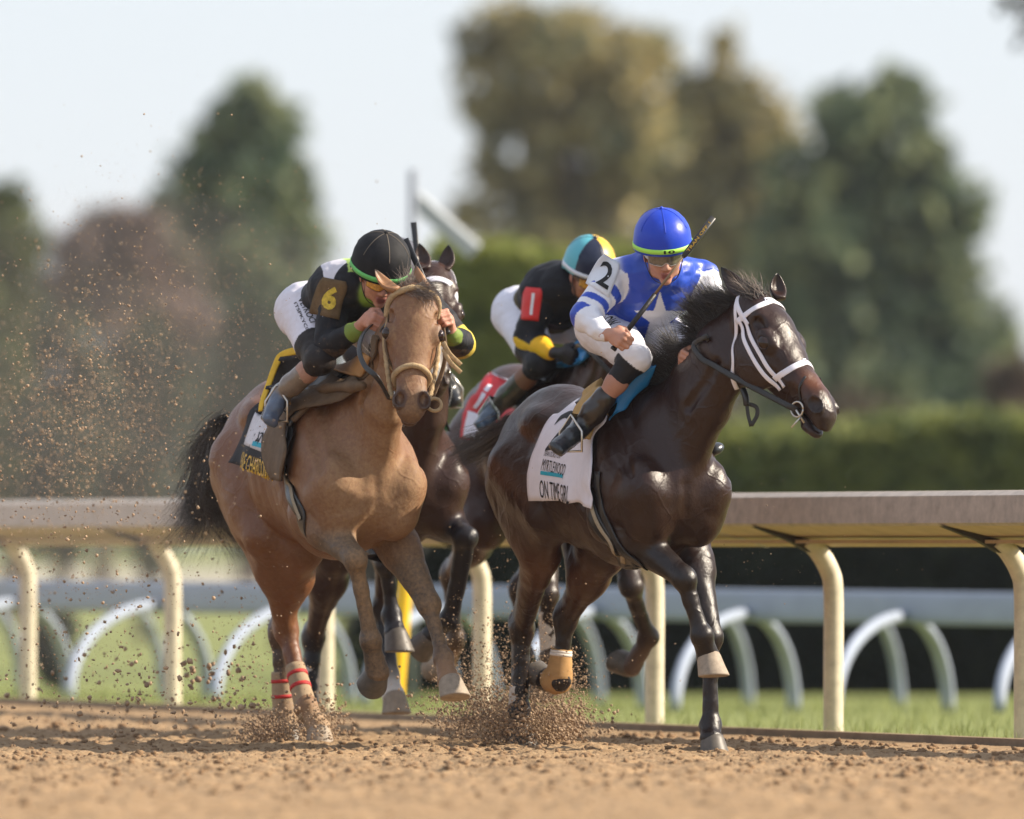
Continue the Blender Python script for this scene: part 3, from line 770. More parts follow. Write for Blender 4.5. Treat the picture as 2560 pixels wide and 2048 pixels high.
# ---------------------------------------------------------------- horses
EYEM = mat('horse_eye', (.022, .008, .004), .07, .5)
def hoof_geo(cor, sole, toe, s=1.0, L=.075):
    """cor: coronet centre; sole: unit, towards the ground face; toe: unit forward"""
    sole = nrm(sole); toe = np.asarray(toe, float); toe = nrm(toe - sole * (toe @ sole)); lat = np.cross(toe, sole)
    Rg = []; n = 24
    for t, rf, rb, rl, sh in ((-.12, .034, .034, .034, -.01), (0, .046, .043, .043, 0), (.12, .049, .044, .046, .004), (.55, .055, .047, .053, .016),
                          (.93, .062, .05, .06, .027), (1.0, .063, .05, .061, .029), (1.03, .058, .046, .057, .028)):
        ring = []
        for i in range(n):
            a = 2 * math.pi * i / n; c_, s_ = math.cos(a), math.sin(a)
            rad = rf if c_ > 0 else rb
            lift = (1 - t) * .016 * c_                    # coronet higher at the toe, lower at the heel
            ring.append(cor + (toe * (c_ * rad + sh) + lat * s_ * rl * (1 - .12 * max(0, -c_))) * s + sole * (t * L - lift) * s)
        Rg.append(np.array(ring))
    V, Fq = rings(Rg)
    return V, [q[::-1] for q in Fq]

def ear_geo(base, tip, open_dir, w=.034, d=.02):
    """cupped leaf-shaped ear, base->tip, opening towards open_dir"""
    base = np.asarray(base, float); tip = np.asarray(tip, float); a = tip - base; L = np.linalg.norm(a); a = a / L
    o = np.asarray(open_dir, float); o = nrm(o - a * (o @ a)); u = np.cross(a, o); Rg = []
    for t, ww, dd in ((-.12, .7, 1.1), (.0, .8, 1.2), (.15, 1.0, 1.15), (.35, 1.12, .95), (.55, 1.0, .72), (.75, .72, .45), (.9, .38, .22), (1.0, .06, .05)):
        ring = []; n = 20
        cup = min(1, max(0, (t + .05) * 3)) 
        for i in range(n):
            ang = 2 * math.pi * i / n; x = math.cos(ang) * w * ww; y = math.sin(ang) * d * dd
            if y > 0: y = y * (1 - 1.75 * cup * (1 - (x / (w * ww)) ** 2))
            ring.append(base + a * L * t + u * x + o * y - o * .012 * math.sin(t * 3))
        Rg.append(np.array(ring))
    V, Fq = rings(Rg)
    return V, [q[::-1] for q in Fq]

def build_horse(F, K, name_label, group, vs=.007):
    """K: key points and colours; everything in the horse's own frame (x forward, y left, z up)"""
    c0, blk, muz = K['coat'], K['points'], K['muzzle']
    bel = K.get('belly', c0)
    B = Body(vs); Y = np.array([0, 1.0, 0])
    dz = K.get('dz', 0)
    pit = K.get('pitch', 0)
    ln = K.get('len', 1.0)
    def T(x, y, z):
        x = x * ln if x < 0 else x
        return np.array([x, y, z + dz - pit * x])
    # trunk
    B.ecap(T(-.78, 0, 1.20), T(-.35, 0, 1.16), (.22, .25), (.275, .31), Y, .05, c0)
    B.ecap(T(-.35, 0, 1.16), T(.02, 0, 1.15), (.275, .31), (.25, .36), Y, .05, c0)
    B.ecap(T(.02, 0, 1.15), T(.30, 0, 1.14), (.25, .36), (.19, .31), Y, .05, c0)
    B.cap(T(-.62, 0, 1.36), T(-.15, 0, 1.37), .12, .11, .08, c0)
    B.cap(T(-.18, 0, 1.40), T(.12, 0, 1.49), .09, .07, .10, c0)
    B.cap(T(.12, 0, 1.49), T(.32, 0, 1.44), .07, .10, .10, c0)
    # croup and hindquarters
    B.ell(T(-.80, 0, 1.30), (.31, .215, .25), None, .06, c0)
    B.ell(T(-.98, 0, 1.22), (.18, .17, .25), None, .06, c0)
    for s in (-1, 1):
        B.ell(T(-.66, s * .17, 1.39), (.09, .06, .05), None, .09, c0)       # point of hip
        B.ell(T(-.92, s * .14, 1.14), (.19, .12, .28), None, .05, c0)     # buttock
        B.ell(T(-.74, s * .20, 1.06), (.18, .082, .24), None, .05, c0)
        # shoulder blade and muscles
        B.ecap(T(.10, s * .15, 1.40), T(.40, s * .17, 1.12), (.07, .10), (.085, .13), Y, .06, c0)
        B.ell(T(.22, s * .19, 1.16), (.17, .09, .16), None, .05, c0)        # triceps
        B.ell(T(.44, s * .115, 1.05), (.11, .12, .165), None, .05, c0)       # pectoral
        B.ell(T(.47, s * .16, 1.15), (.075, .065, .10), None, .07, c0)      # point of shoulder
    B.ell(T(.36, 0, 1.14), (.20, .17, .24), None, .05, c0)
    B.cap(T(.585, 0, 1.22), T(.56, 0, .92), .018, .016, .03, None, True)        # median groove
    for s in (-1, 1):
        B.cap(T(.10, s * .275, 1.33), T(.05, s * .30, 1.05), .012, .012, .045, None, True)
        B.cap(T(-.55, s * .33, 1.26), T(-.60, s * .30, 1.05), .014, .02, .05, None, True)
        B.cap(T(.20, s * .20, 1.44), T(.50, s * .225, 1.19), .017, .019, .032, None, True)      # front edge of the shoulder
        B.cap(T(-.02, s * .275, 1.26), T(.10, s * .262, .96), .018, .019, .032, None, True)      # behind the triceps
        B.cap(T(.16, s * .27, 1.12), T(.34, s * .275, 1.06), .014, .015, .03, None, True)
        B.cap(T(-.80, s * .315, 1.26), T(-.92, s * .262, .95), .014, .016, .03, None, True)     # line of the buttock
    # neck
    nk = K['neck']          # list of (point, halfwidth, halfheight)
    lat = K['head_u']
    for i in range(len(nk) - 1):
        t = i / (len(nk) - 1); u = nrm(Y * (1 - t) + np.asarray(lat) * t)
        B.ecap(nk[i][0], nk[i + 1][0], nk[i][1:], nk[i + 1][1:], u, .05, c0)
    # head: poll -> muzzle axis n, lateral u (horse's left), front f
    P0 = np.asarray(K['poll'], float); n_ = nrm(np.asarray(K['muz'], float) - P0); u_ = np.asarray(lat, float); u_ = nrm(u_ - n_ * (u_ @ n_))
    f_ = np.cross(u_, n_)
    if f_[0] < 0: f_ = -f_
    S = K.get('hs', 1.0)
    hw = K.get('hw', 1.2)
    def H(l, u, f): return P0 + (n_ * l + u_ * u * hw + f_ * f) * S
    ax = (n_, u_, f_)
    def E(l, u, f, r, k=.02, col=c0, sub=False): B.ell(H(l, u, f), [r[0] * S, r[1] * S * hw, r[2] * S], ax, k, col, sub)
    E(.04, 0, -.055, (.09, .075, .085), .04)
    E(.13, 0, -.03, (.12, .085, .075), .03)
    E(.22, 0, -.045, (.12, .082, .062), .03)
    for s in (-1, 1):
        E(.205, s * .056, -.125, (.122, .036, .108), .018)           # jowl
        E(.205, s * .078, -.030, (.05, .026, .034), .02)         # orbit
        E(.175, s * .083, -.018, (.03, .014, .016), .018)        # brow
        B.cap(H(.26, s * .070, -.075), H(.37, s * .056, -.078), .012 * S, .008 * S, .02, c0)   # facial crest
        B.cap(H(.10, s * .066, -.01), H(.07, s * .05, -.0), .02 * S, .02 * S, .03, c0)
        E(.135, s * .078, -.012, (.03, .012, .016), .02, None, True)        # hollow above the eye
    E(.21, 0, -.10, (.12, .055, .10), .03)
    B.ecap(H(.24, 0, -.055), H(.47, 0, -.05), (.070 * S * hw, .058 * S), (.052 * S * hw, .042 * S), u_, .03, c0)
    B.ecap(H(.27, 0, -.115), H(.47, 0, -.095), (.055 * S * hw, .06 * S), (.040 * S * hw, .04 * S), u_, .03, c0)
    B.ecap(H(.30, 0, -.16), H(.50, 0, -.135), (.034 * S, .03 * S), (.028 * S, .024 * S), u_, .02, c0)
    E(.50, 0, -.065, (.07, .053, .052), .03, c0)
    E(.545, 0, -.078, (.042, .050, .042), .02, muz)
    E(.565, 0, -.10, (.030, .036, .026), .015, muz)              # upper lip
    E(.555, 0, -.142, (.032, .031, .022), .012, muz)             # lower lip and chin
    E(.525, 0, -.150, (.035, .026, .024), .015, muz)
    for s in (-1, 1):
        E(.515, s * .046, -.046, (.040, .022, .030), .010, muz)   # nostril rim
        E(.520, s * K.get('nos', .058), K.get('nosf', -.032), (.035, .019, .032), .006, (.006, .003, .003), True)
        B.cap(H(.520, s * .052, -.105), H(.465, s * .045, -.118), .006 * S, .004 * S, .008, None, True)  # mouth corner
        E(.207, s * .100, K.get('eyef', -.037), (.024, .014, .019), .008, (.012, .006, .005), True)         # eye socket
    gap = K.get('mouth', .006)
    B.ecap(H(.60, 0, -.118), H(.48, 0, -.118), (.06 * S, gap), (.06 * S, gap * .6), u_, .006, (.03, .012, .01), True)
    for s in (-1, 1):       # jugular groove and windpipe
        o_ = nrm(lat) * s; a_, b_ = np.asarray(nk[1][0], float), np.asarray(nk[2][0], float); dn = np.array([.35, 0, -.6])
        B.cap(a_ + o_ * nk[1][1] * 1.02 + dn * nk[1][2] * .55, b_ + o_ * nk[2][1] * 1.02 + dn * nk[2][2] * .5, .016, .014, .03, None, True)
    # legs
    blk0 = blk; hooves = []; B.rs = K.get('legs', 1.10)
    for s, leg in ((-1, K['fr']), (1, K['fl'])):
        blk = leg.get('pt', blk0); el = T(*(leg.get('elbow') or (.20, s * .175, .99))); kn, fe, co = leg['knee'], leg['fet'], leg['cor']
        ps = T(.46, s * .15, 1.12)
        B.cap(ps, el, .085, .08, .05, c0)
        a = nrm(kn - el); bk = np.array([-1.0, 0, 0]); bk = nrm(bk - a * (bk @ a))
        if leg.get('bk') is not None: bk = nrm(np.asarray(leg['bk'], float) - a * (np.asarray(leg['bk'], float) @ a))
        B.cap(el, el + (kn - el) * .35, .092, .078, .04, c0)
        B.cap(el + (kn - el) * .30, kn, .078, .044, .04, blk)
        B.ell(el + (kn - el) * .28 - bk * .025 + Y * s * .01, (.10, .035, .035), (a, np.cross(a, bk), bk), .03, c0)
        B.ell(el + (kn - el) * .25 + bk * .03, (.12, .03, .03), (a, np.cross(a, bk), bk), .03, c0)
        B.ell(kn, (.060, .049, .048), (a, np.cross(a, bk), bk), .02, blk)
        c = nrm(fe - kn); bc = nrm(bk - c * (bk @ c))
        if leg.get('bc') is not None: bc = nrm(np.asarray(leg['bc'], float) - c * (np.asarray(leg['bc'], float) @ c))
        B.ell(kn - bc * .012 + c * .01, (.044, .044, .036), (c, np.cross(c, bc), bc), .015, blk)
        B.ell(kn + bc * .03 - c * .01, (.036, .020, .022), (c, np.cross(c, bc), bc), .02, blk)       # accessory carpal
        B.cap(kn, kn + (fe - kn) * .4, .040, .028, .02, blk); B.cap(kn + (fe - kn) * .35, fe, .028, .031, .02, blk)
        B.cap(kn + (fe - kn) * .15 + bc * .032, fe + bc * .024, .017, .019, .012, blk)
        B.ell(fe, (.046, .042, .042), (c, np.cross(c, bc), bc), .02, blk)
        B.ell(fe + bc * .024 + c * .005, (.028, .032, .024), (c, np.cross(c, bc), bc), .02, blk)
        pcol = leg.get('sock', blk)
        B.cap(fe, fe + (co - fe) * .55, .035, .034, .02, pcol); B.cap(fe + (co - fe) * .5, co, .034, .047, .018, pcol)
        hooves.append((co, leg['sole'], leg['toe']))
    for s, leg in ((-1, K['hr']), (1, K['hl'])):
        blk = leg.get('pt', blk0); st = leg.get('stifle'); st = T(-.48, s * .19, 1.00) if st is None else st
        hk, fe, co = leg['hock'], leg['fet'], leg['cor']
        hip = T(-.85, s * .16, 1.18)
        B.cap(hip, st, .15, .10, .05, c0)
        B.cap(T(-.98, s * .15, 1.10), st + (hk - st) * .35, .12, .085, .05, c0)
        a = nrm(hk - st); bk = np.array([-1.0, 0, 0]); bk = nrm(bk - a * (bk @ a)); lt = np.cross(a, bk)
        B.ecap(st, st + (hk - st) * .5, (.085, .115), (.062, .080), Y, .05, c0)
        B.ecap(st + (hk - st) * .45, hk, (.062, .080), (.042, .054), Y, .04, c0)
        B.cap(st + (hk - st) * .55 + bk * .05, hk + bk * .052 - nrm(fe - hk) * .02, .022, .018, .03, blk)   # Achilles
        c = nrm(fe - hk); bc = nrm(bk * 1.0 - c * (bk @ c))
        if leg.get('bc') is not None: bc = nrm(np.asarray(leg['bc'], float) - c * (np.asarray(leg['bc'], float) @ c))
        B.ell(hk, (.070, .050, .056), (c, np.cross(c, bc), bc), .025, blk)
        B.ell(hk + bc * .045 - c * .03, (.04, .026, .026), (c, np.cross(c, bc), bc), .02, blk)    # point of hock
        B.cap(hk, hk + (fe - hk) * .35, .044, .031, .02, blk); B.cap(hk + (fe - hk) * .3, fe, .031, .034, .02, blk)
        B.cap(hk + bc * .035, fe + bc * .022, .021, .019, .012, blk)
        B.ell(fe, (.047, .043, .043), (c, np.cross(c, bc), bc), .02, blk)
        B.ell(fe + bc * .026 + c * .005, (.029, .032, .024), (c, np.cross(c, bc), bc), .02, blk)
        pcol = leg.get('sock', blk)
        B.cap(fe, fe + (co - fe) * .55, .036, .035, .02, pcol); B.cap(fe + (co - fe) * .5, co, .035, .048, .018, pcol)
        hooves.append((co, leg['sole'], leg['toe']))
    B.rs = 1.0
    # dock of the tail
    B.cap(T(-1.08, 0, 1.40), T(-1.22, 0, 1.30), .04, .03, .04, c0)
    V, Q = B.mesh()
    N = vnorm(V, Q)
    # fine relief: veins, ribs, skin folds
    lx = V[:, 0]; lz = V[:, 2] - dz
    rib = np.sin(lx * 2 * math.pi / .075 + lz * 3) * np.exp(-((lx + .22) / .28) ** 2) * np.exp(-((lz - 1.1) / .22) ** 2)
    V = V + N * (rib * .0010 + fbm(V, 16, 3, 5) * .0024 + fbm(V, 5, 2, 9) * .003 + fbm(V, 42, 2, 19) * .0013 * np.clip((.75 - lz) * 4, 0, 1))[:, None]
    C = B.color(V, .013)
    if K.get('paint'): C = K['paint'](V, C, H, P0, n_, u_, f_)
    att = {'mud': K['mud'](V, N) if K.get('mud') else np.zeros(len(V))}
    lum = C.max(1); att['mud'] = att['mud'] - .6 * np.clip((K.get('cav', .018) - lum) / .02, 0, 1) * (V[:, 0] > .5) * (V[:, 2] > 1.1)
    crust = np.clip(att['mud'] - .40, 0, .4) * 2.5; V = V + N * (crust * np.maximum(0, fbm(V, 55, 2, 61)) * .006)[:, None]
    bv = bvh_of(V, Q)
    th = Thing('horse', name_label, 'horse', F, (0, 0, 0), group)
    # ears joined into the same surface mesh
    ears = []
    for (eb, et, eo) in K['ears']: ears.append(ear_geo(eb, et, eo, K.get('ear_w', .034)))
    EV, EF = merge(*ears)
    ne = len(EV); Vall = np.vstack([V, EV])
    ec = np.tile(np.asarray(K.get('earcol', c0), float), (ne, 1))
    for i, (eb, et, eo) in enumerate(K['ears']):
        m_ = len(ears[0][0]); seg = slice(i * m_, (i + 1) * m_)
        tt = ((EV[seg] - eb) @ nrm(np.asarray(et) - eb)) / np.linalg.norm(np.asarray(et) - eb)
        ec[seg] = ec[seg] * (1 - np.clip((tt - .7) * 4, 0, 1))[:, None] + np.array([.01, .008, .008]) * np.clip((tt - .7) * 4, 0, 1)[:, None]
    me = mkmesh('body', Vall, [tuple(q) for q in Q.tolist()] + [tuple(int(i) + len(V) for i in q) for q in EF], K['mat'],
                col=np.vstack([C, ec]), attr={'mud': np.concatenate([att['mud'], np.full(ne, att['mud'].mean())])})
    o = bpy.data.objects.new('body', me); COL.objects.link(o); o.parent = th.o
    body = o
    # eyes
    for s in (-1, 1):
        r = .026 * S; c = H(.207, s * (.1125 - .026 / hw), K.get('eyef', -.036)); Rg = []
        for i in range(9):
            a = math.pi * i / 8; Rg.append(np.array([c + f_ * math.cos(a) * r + (n_ * math.cos(b) * 1.15 + u_ * math.sin(b)) * math.sin(a) * r + 1e-6 for b in np.linspace(0, 2 * math.pi, 16, endpoint=False)]))
        v, fq = rings(Rg); th.part('eye', v, fq, EYEM, parent=body)
    for (co, sole, toe), hm in zip(hooves, K['hoof_m']):
        v, fq = hoof_geo(np.asarray(co, float), sole, toe, K.get('hoof_s', 1.14)); th.part('hoof', v, fq, hm)
    K.update(dict(H=H, n=n_, u=u_, f=f_, bvh=bv, V=V, Q=Q, N=N, th=th, body=body, S=S, F=F))
    return K
# ---------------------------------------------------------------- the four horses
def coatmat(name, rough, bump=.25, mudc=(.30, .190, .102), coat=0, spec=.30):
    return mat(name, rough=rough, spec=spec, vcol=True, noise=(34, .11), bump=[(420, .38, .002), (90, .32, .003), (24, bump, .008)], veins=True, mud=(mudc, 'mud', 60), coat=coat)
HORN = mat('hoof_horn', (.10, .085, .07), .5, .5, noise=(30, .35), bump=(60, .3, .002))
HORNL = mat('hoof_horn_dusty', (.30, .24, .18), .65, .4, noise=(30, .3), bump=(60, .3, .002))
HORSES = 'racehorses galloping down the dirt track'
# 1 ---- bay, mud covered
F1 = Frame(-.761, .4, 18.5)
p = F1.pk
poll = p(1036, 722, .80); muz = p(1030, 1052, 1.06)
hu = F1.dl(nrm([math.cos(R(4)), math.sin(R(4)), -.06]))
bayc = (.155, .060, .024); bayb = (.050, .036, .028)
def mud1(V, N):
    x = V[:, 0]; m = np.clip((x + .35) / .95, 0, 1) * .29
    m = m + np.clip(N[:, 0], 0, 1) * .16 + np.clip(N[:, 0] - .5, 0, 1) * .1
    m -= np.clip((.62 - V[:, 2]) / .2, 0, 1) * .10 * (x > -.2)
    m += np.clip((.36 - V[:, 2]) / .15, 0, 1) * .25
    m = m - np.clip((x - .72) / .1, 0, 1) * (V[:, 2] > 1.35) * .14
    return m + .02
K1 = dict(coat=bayc, points=bayb, muzzle=(.10, .055, .035), pitch=.05, dz=.03, mud=mud1,
    poll=poll, muz=muz, head_u=hu, mouth=.0035, hs=1.0, hw=1.20, len=.95, cav=.085, eyef=-.024, nos=.046, nosf=-.018,
    neck=[(p(910, 1120, .30), .128, .28), (p(955, 985, .55), .095, .19), (p(992, 860, .70), .082, .145), (poll - np.array([.04, 0, .06]), .075, .11)],
    fr=dict(knee=p(888, 1397, .60), fet=p(927, 1600, .55), cor=p(943, 1678, .50), sole=(-.95, 0, -.25), toe=(-.2, 0, -1)),
    fl=dict(elbow=(.20, .16, .95), knee=p(1071, 1508, .46), fet=p(1109, 1645, .60), cor=p(1122, 1702, .68), sole=(.30, 0, -.95), toe=(1, .25, .1), sock=(.24, .13, .07)),
    hr=dict(pt=(.14, .05, .02), sock=(.34, .23, .14), stifle=p(668, 1335, -.55), hock=p(716, 1578, -.86), fet=p(766, 1768, -.66), cor=p(796, 1822, -.60), sole=(0, 0, -1), toe=(1, -.05, -.15)),
    hl=dict(sock=(.34, .23, .14), stifle=p(750, 1365, -.48), hock=p(700, 1583, -1.02), fet=p(712, 1775, -1.02), cor=p(718, 1822, -.98), sole=(0, 0, -1), toe=(1, 0, 0)),
    hoof_m=[HORN, HORNL, HORNL, HORN],
    ears=[(p(985, 722, .80), p(938, 672, .74), F1.dl((-.2, -.2, 1))), (p(1062, 716, .80), p(1040, 664, .74), F1.dl((.6, .5, .2)))], earcol=(.30, .15, .07), ear_w=.03)
K1['mat'] = coatmat('bay_coat', .40, spec=.42)
build_horse(F1, K1, 'mud splashed bay racehorse in front on the left, rope noseband, head straight at the viewer', HORSES, .0065)
# 2 ---- dark bay
F2 = Frame(.50, -.3, 25.0)
p = F2.pk
poll = p(1893, 742, .83); nw = nrm([.36, -.31, -.50])
n_l = F2.dl(nw); muz = poll + n_l * .6
hu = F2.dl(nrm([.66, .75, -.06]))
dk = (.024, .0085, .0052); dkb = (.013, .008, .007)
def paint2(V, C, H, P0, n_, u_, f_):
    r = V - P0; l = r @ n_; f = r @ f_
    w = np.exp(-((l - .49) / .06) ** 2) * np.clip((f + .09) * 14, 0, 1) * (np.linalg.norm(r, axis=1) < .7)
    C = C * (1 - w[:, None] * .8) + np.array([.11, .035, .012]) * w[:, None] * .8
    # reddish inner thighs and flank
    w = np.exp(-((V[:, 0] + .62) / .22) ** 2) * np.clip((1.02 - V[:, 2]) * 4, 0, 1) * np.clip((V[:, 2] - .55) * 5, 0, 1)
    return C * (1 - w[:, None] * .8) + np.array([.085, .030, .011]) * w[:, None] * .8
K2 = dict(coat=dk, points=dkb, muzzle=(.035, .022, .02), pitch=.04, dz=.0, paint=paint2,
    poll=poll, muz=muz, head_u=hu, mouth=.013, hs=1.14, hw=1.12, len=.83,
    neck=[(p(1668, 1120, .30), .140, .28), (p(1752, 985, .52), .105, .185), (p(1818, 885, .68), .090, .170), (poll - n_l * -.02 - np.array([.05, 0, .06]), .07, .11)],
    fr=dict(knee=p(1709, 1443, .60), fet=p(1755, 1590, .64), cor=p(1770, 1642, .62), sole=(.12, 0, -1), toe=(1, .1, 0)),
    fl=dict(elbow=(.20, .17, .93), knee=p(1776, 1590, .44), fet=p(1776, 1815, .46), cor=p(1779, 1846, .50), sole=(0, 0, -1), toe=(1, 0, 0)),
    hr=dict(hock=p(1305, 1572, -1.02), fet=p(1299, 1778, -1.02), cor=p(1301, 1818, -1.0), sole=(0, 0, -1), toe=(1, 0, 0)),
    hl=dict(stifle=p(1505, 1375, -.45), hock=p(1414, 1546, -.80), fet=p(1399, 1700, -.82), cor=p(1366, 1698, -.98), sole=(-.5, -.3, .7), toe=(-.8, -.4, -.45)),
    hoof_m=[HORNL, HORN, HORN, HORN],
    ears=[(p(1856, 735, .80), p(1802, 668, .68), F2.dl((-.3, -.7, .3))), (p(1949, 742, .84), p(1944, 682, .80), F2.dl((.3, -.8, .4)))], ear_w=.034)
K2['mat'] = coatmat('dark_coat', .33, .3, coat=.0, spec=.38)
build_horse(F2, K2, 'dark brown racehorse on the right in a white bridle, head turned right', HORSES, .0065)
# 3 ---- brown horse behind, red saddle cloth
F3 = Frame(.24, 3.2, 16.0, .10)
p = F3.pk
poll = p(1640, 830, .80); n_l = F3.dl(nrm([.25, -.5, -.75])); muz = poll + n_l * .6
hu = F3.dl(nrm([.85, .5, 0]))
br = (.055, .022, .014)
K3 = dict(coat=br, points=(.025, .014, .010), muzzle=(.04, .02, .02), pitch=.05, dz=.03,
    poll=poll, muz=muz, head_u=hu, mouth=.005,
    neck=[((.28, 0, 1.28), .14, .28), ((.50, .03, 1.50), .105, .20), ((.66, .04, 1.66), .085, .150), (poll - np.array([.04, 0, .06]), .07, .11)],
    fr=dict(knee=p(1368, 1485, .50), fet=p(1375, 1640, .40), cor=p(1362, 1686, .34), sole=(-.6, 0, -.5), toe=(.2, -.3, -.9), sock=(.30, .22, .16)),
    fl=dict(knee=p(1578, 1465, .52), fet=p(1622, 1592, .34), cor=p(1580, 1665, .24), sole=(-.8, -.2, .6), toe=(-.6, -.5, -.2), sock=(.1, .06, .04)),
    hr=dict(stifle=p(1215, 1310, -.62), hock=p(1128, 1440, -1.15), fet=p(1138, 1600, -1.22), cor=p(1112, 1660, -1.30), sole=(-.9, -.2, .2), toe=(-.2, -.3, -.9), sock=(.35, .22, .12)),
    hl=dict(hock=p(1300, 1475, -.90), fet=p(1310, 1640, -.92), cor=p(1308, 1690, -.92), sole=(0, 0, -1), toe=(1, 0, -.2)),
    hoof_m=[HORN, HORN, HORNL, HORN],
    ears=[(poll + (0, -.05, .02), poll + (-.04, -.07, .14), (1, -.6, 0)), (poll + (0, .05, .02), poll + (-.04, .07, .14), (1, .6, 0))])
K3['mat'] = coatmat('brown_coat', .38, coat=.1)
build_horse(F3, K3, 'brown racehorse galloping behind the dark one, under a red and white cloth', HORSES, .010)
# 4 ---- bay with white blaze behind the first
F4 = Frame(-.58, 2.3, 18.0)
p = F4.pk
poll = p(1088, 672, .78); muz = p(1090, 960, 1.02)
hu = F4.dl(nrm([1, .1, -.05]))
b4 = (.040, .018, .013); k4 = (.012, .010, .013)
def paint4(V, C, H, P0, n_, u_, f_):
    r = V - P0; l = r @ n_; f = r @ f_; u = r @ u_
    w = np.clip((.032 - np.abs(u)) * 60, 0, 1) * np.clip((l - .07) * 20, 0, 1) * np.clip((f + .03) * 40, 0, 1) * (np.linalg.norm(r, axis=1) < .65)
    C = C * (1 - w[:, None]) + np.array([.75, .70, .62]) * w[:, None]
    return C
K4 = dict(coat=b4, points=k4, muzzle=(.05, .03, .02), dz=.03, paint=paint4,
    poll=poll, muz=muz, head_u=hu, mouth=.005,
    neck=[((.28, 0, 1.28), .145, .28), ((.50, .02, 1.52), .108, .20), ((.66, .03, 1.76), .085, .150), (poll - np.array([.04, 0, .06]), .07, .11)],
    fr=dict(knee=p(967, 1408, .55), fet=p(979, 1540, .52), cor=p(988, 1582, .56), sole=(.05, 0, -1), toe=(1, .2, 0)),
    fl=dict(knee=p(1163, 1343, .60), fet=p(1122, 1550, .42), cor=p(1082, 1588, .30), sole=(-.8, -.3, -.3), toe=(-.2, -.4, -.9)),
    hr=dict(stifle=p(838, 1372, -.55), hock=p(784, 1592, -1.0), fet=p(771, 1765, -.98), cor=p(774, 1800, -.94), sole=(0, 0, -1), toe=(1, 0, 0)),
    hl=dict(hock=p(962, 1520, -.72), fet=p(975, 1690, -.62), cor=p(984, 1738, -.56), sole=(.1, 0, -1), toe=(1, 0, 0), sock=(.6, .55, .5)),
    hoof_m=[HORN, HORN, HORN, HORNL],
    ears=[(p(1062, 668, .78), p(1048, 608, .74), F4.dl((.1, -1, .2))), (p(1112, 672, .78), p(1121, 612, .75), F4.dl((-.3, -1, .2)))])
K4['mat'] = coatmat('brown_coat_blaze', .38, coat=.1)
build_horse(F4, K4, 'brown racehorse with a white blaze mostly hidden behind the muddy bay', HORSES, .008)
# ---------------------------------------------------------------- riders
SKIN = (.46, .235, .165)
M_SKIN = mat('skin', rough=.5, spec=.4, vcol=True, noise=(45, .08), bump=(220, .1, .001), mud=((.20, .11, .06), 'mud', 40), sub=.15)
M_SHIRT = mat('silks', rough=.6, spec=.2, vcol=True, noise=(14, .05), bump=[(35, .2, .008), (14, .25, .012), (500, .12, .0006)], mud=((.24, .15, .09), 'mud', 30))
M_SHIRT2 = mat('silks_satin', rough=.38, spec=.5, vcol=True, noise=(14, .04), bump=[(30, .2, .008), (13, .3, .014), (500, .08, .0006)])
M_BREECH = mat('breeches', (.74, .74, .78), .6, .3, vcol=True, noise=(12, .04), bump=[(40, .12, .005)], mud=((.36, .26, .18), 'mud', 30))
M_BOOT = mat('boot_leather', rough=.3, spec=.55, vcol=True, noise=(25, .25), bump=(60, .15, .002), mud=((.30, .20, .12), 'mud', 30), coat=.25)
M_BLACKR = mat('black_rubber', (.018, .018, .02), .4, .5, noise=(40, .2))
M_HAIR_D = mat('mane_hair', (.022, .016, .014), .42, .5, sheen=.2)
M_HAIR_G = mat('dusty_and_lit_mane_hair', (.17, .13, .11), .6, .4, sheen=.2)

def fist(B, W, C, rod, kd, col, s=1.0, seed=0):
    """closed hand: W wrist, C palm centre, rod: axis of what it holds (towards the thumb), kd: wrist->knuckles"""
    g = np.random.default_rng(seed)
    a = nrm(rod); kd = nrm(np.asarray(kd, float) - a * (np.asarray(kd, float) @ a)); pn = np.cross(a, kd)
    pn = pn * (1 if pn[2] < .1 else -1)
    B.ell(C, (.040 * s, .042 * s, .019 * s), (kd, a, pn), .012, col)
    B.cap(W, C - kd * .02 * s, .026 * s, .025 * s, .02, col)
    for i in range(4):
        o = C + kd * (.034 - .004 * abs(i - 1)) * s + a * (.030 - .0195 * i) * s
        r = (.0102, .0105, .0102, .009)[i] * s; L = (.036, .040, .038, .031)[i] * s
        c = g.uniform(-.12, .12)
        p1 = o + (kd * (.45 + c) + pn * .9) * L; p2 = p1 + (-kd * .85 + pn * .35) * L * .72; p3 = p2 + (-kd * .5 - pn * .8) * L * .5
        cc = np.asarray(col) * g.uniform(.9, 1.05)
        B.ell(o, (r * 1.15,) * 3, None, .006, cc)
        B.cap(o, p1, r, r * .95, .004, cc); B.cap(p1, p2, r * .95, r * .88, .004, cc); B.cap(p2, p3, r * .88, r * .78, .004, cc)
    t0 = C - kd * .022 * s + a * .034 * s; t1 = t0 + (a * .4 + pn * .7 + kd * .45) * .030 * s; t2 = t1 + (kd * .8 + pn * .4 - a * .25) * .030 * s
    B.cap(t0, t1, .0135 * s, .012 * s, .010, col); B.cap(t1, t2, .0115 * s, .0095 * s, .005, col)
    return C + pn * .028 * s

def axis_t(V, A, B_):
    d = B_ - A; t = np.clip((V - A) @ d / (d @ d), 0, 1); return t, np.linalg.norm(V - A - t[:, None] * d, axis=1)
def basis(F, hfw, roll=0, up=(0, 0, 1)):
    f = nrm(F.dl(nrm(hfw))); l = nrm(np.cross(up, f)); u = np.cross(f, l)
    c, s_ = math.cos(R(roll)), math.sin(R(roll))
    return f, l * c + u * s_, u * c - l * s_

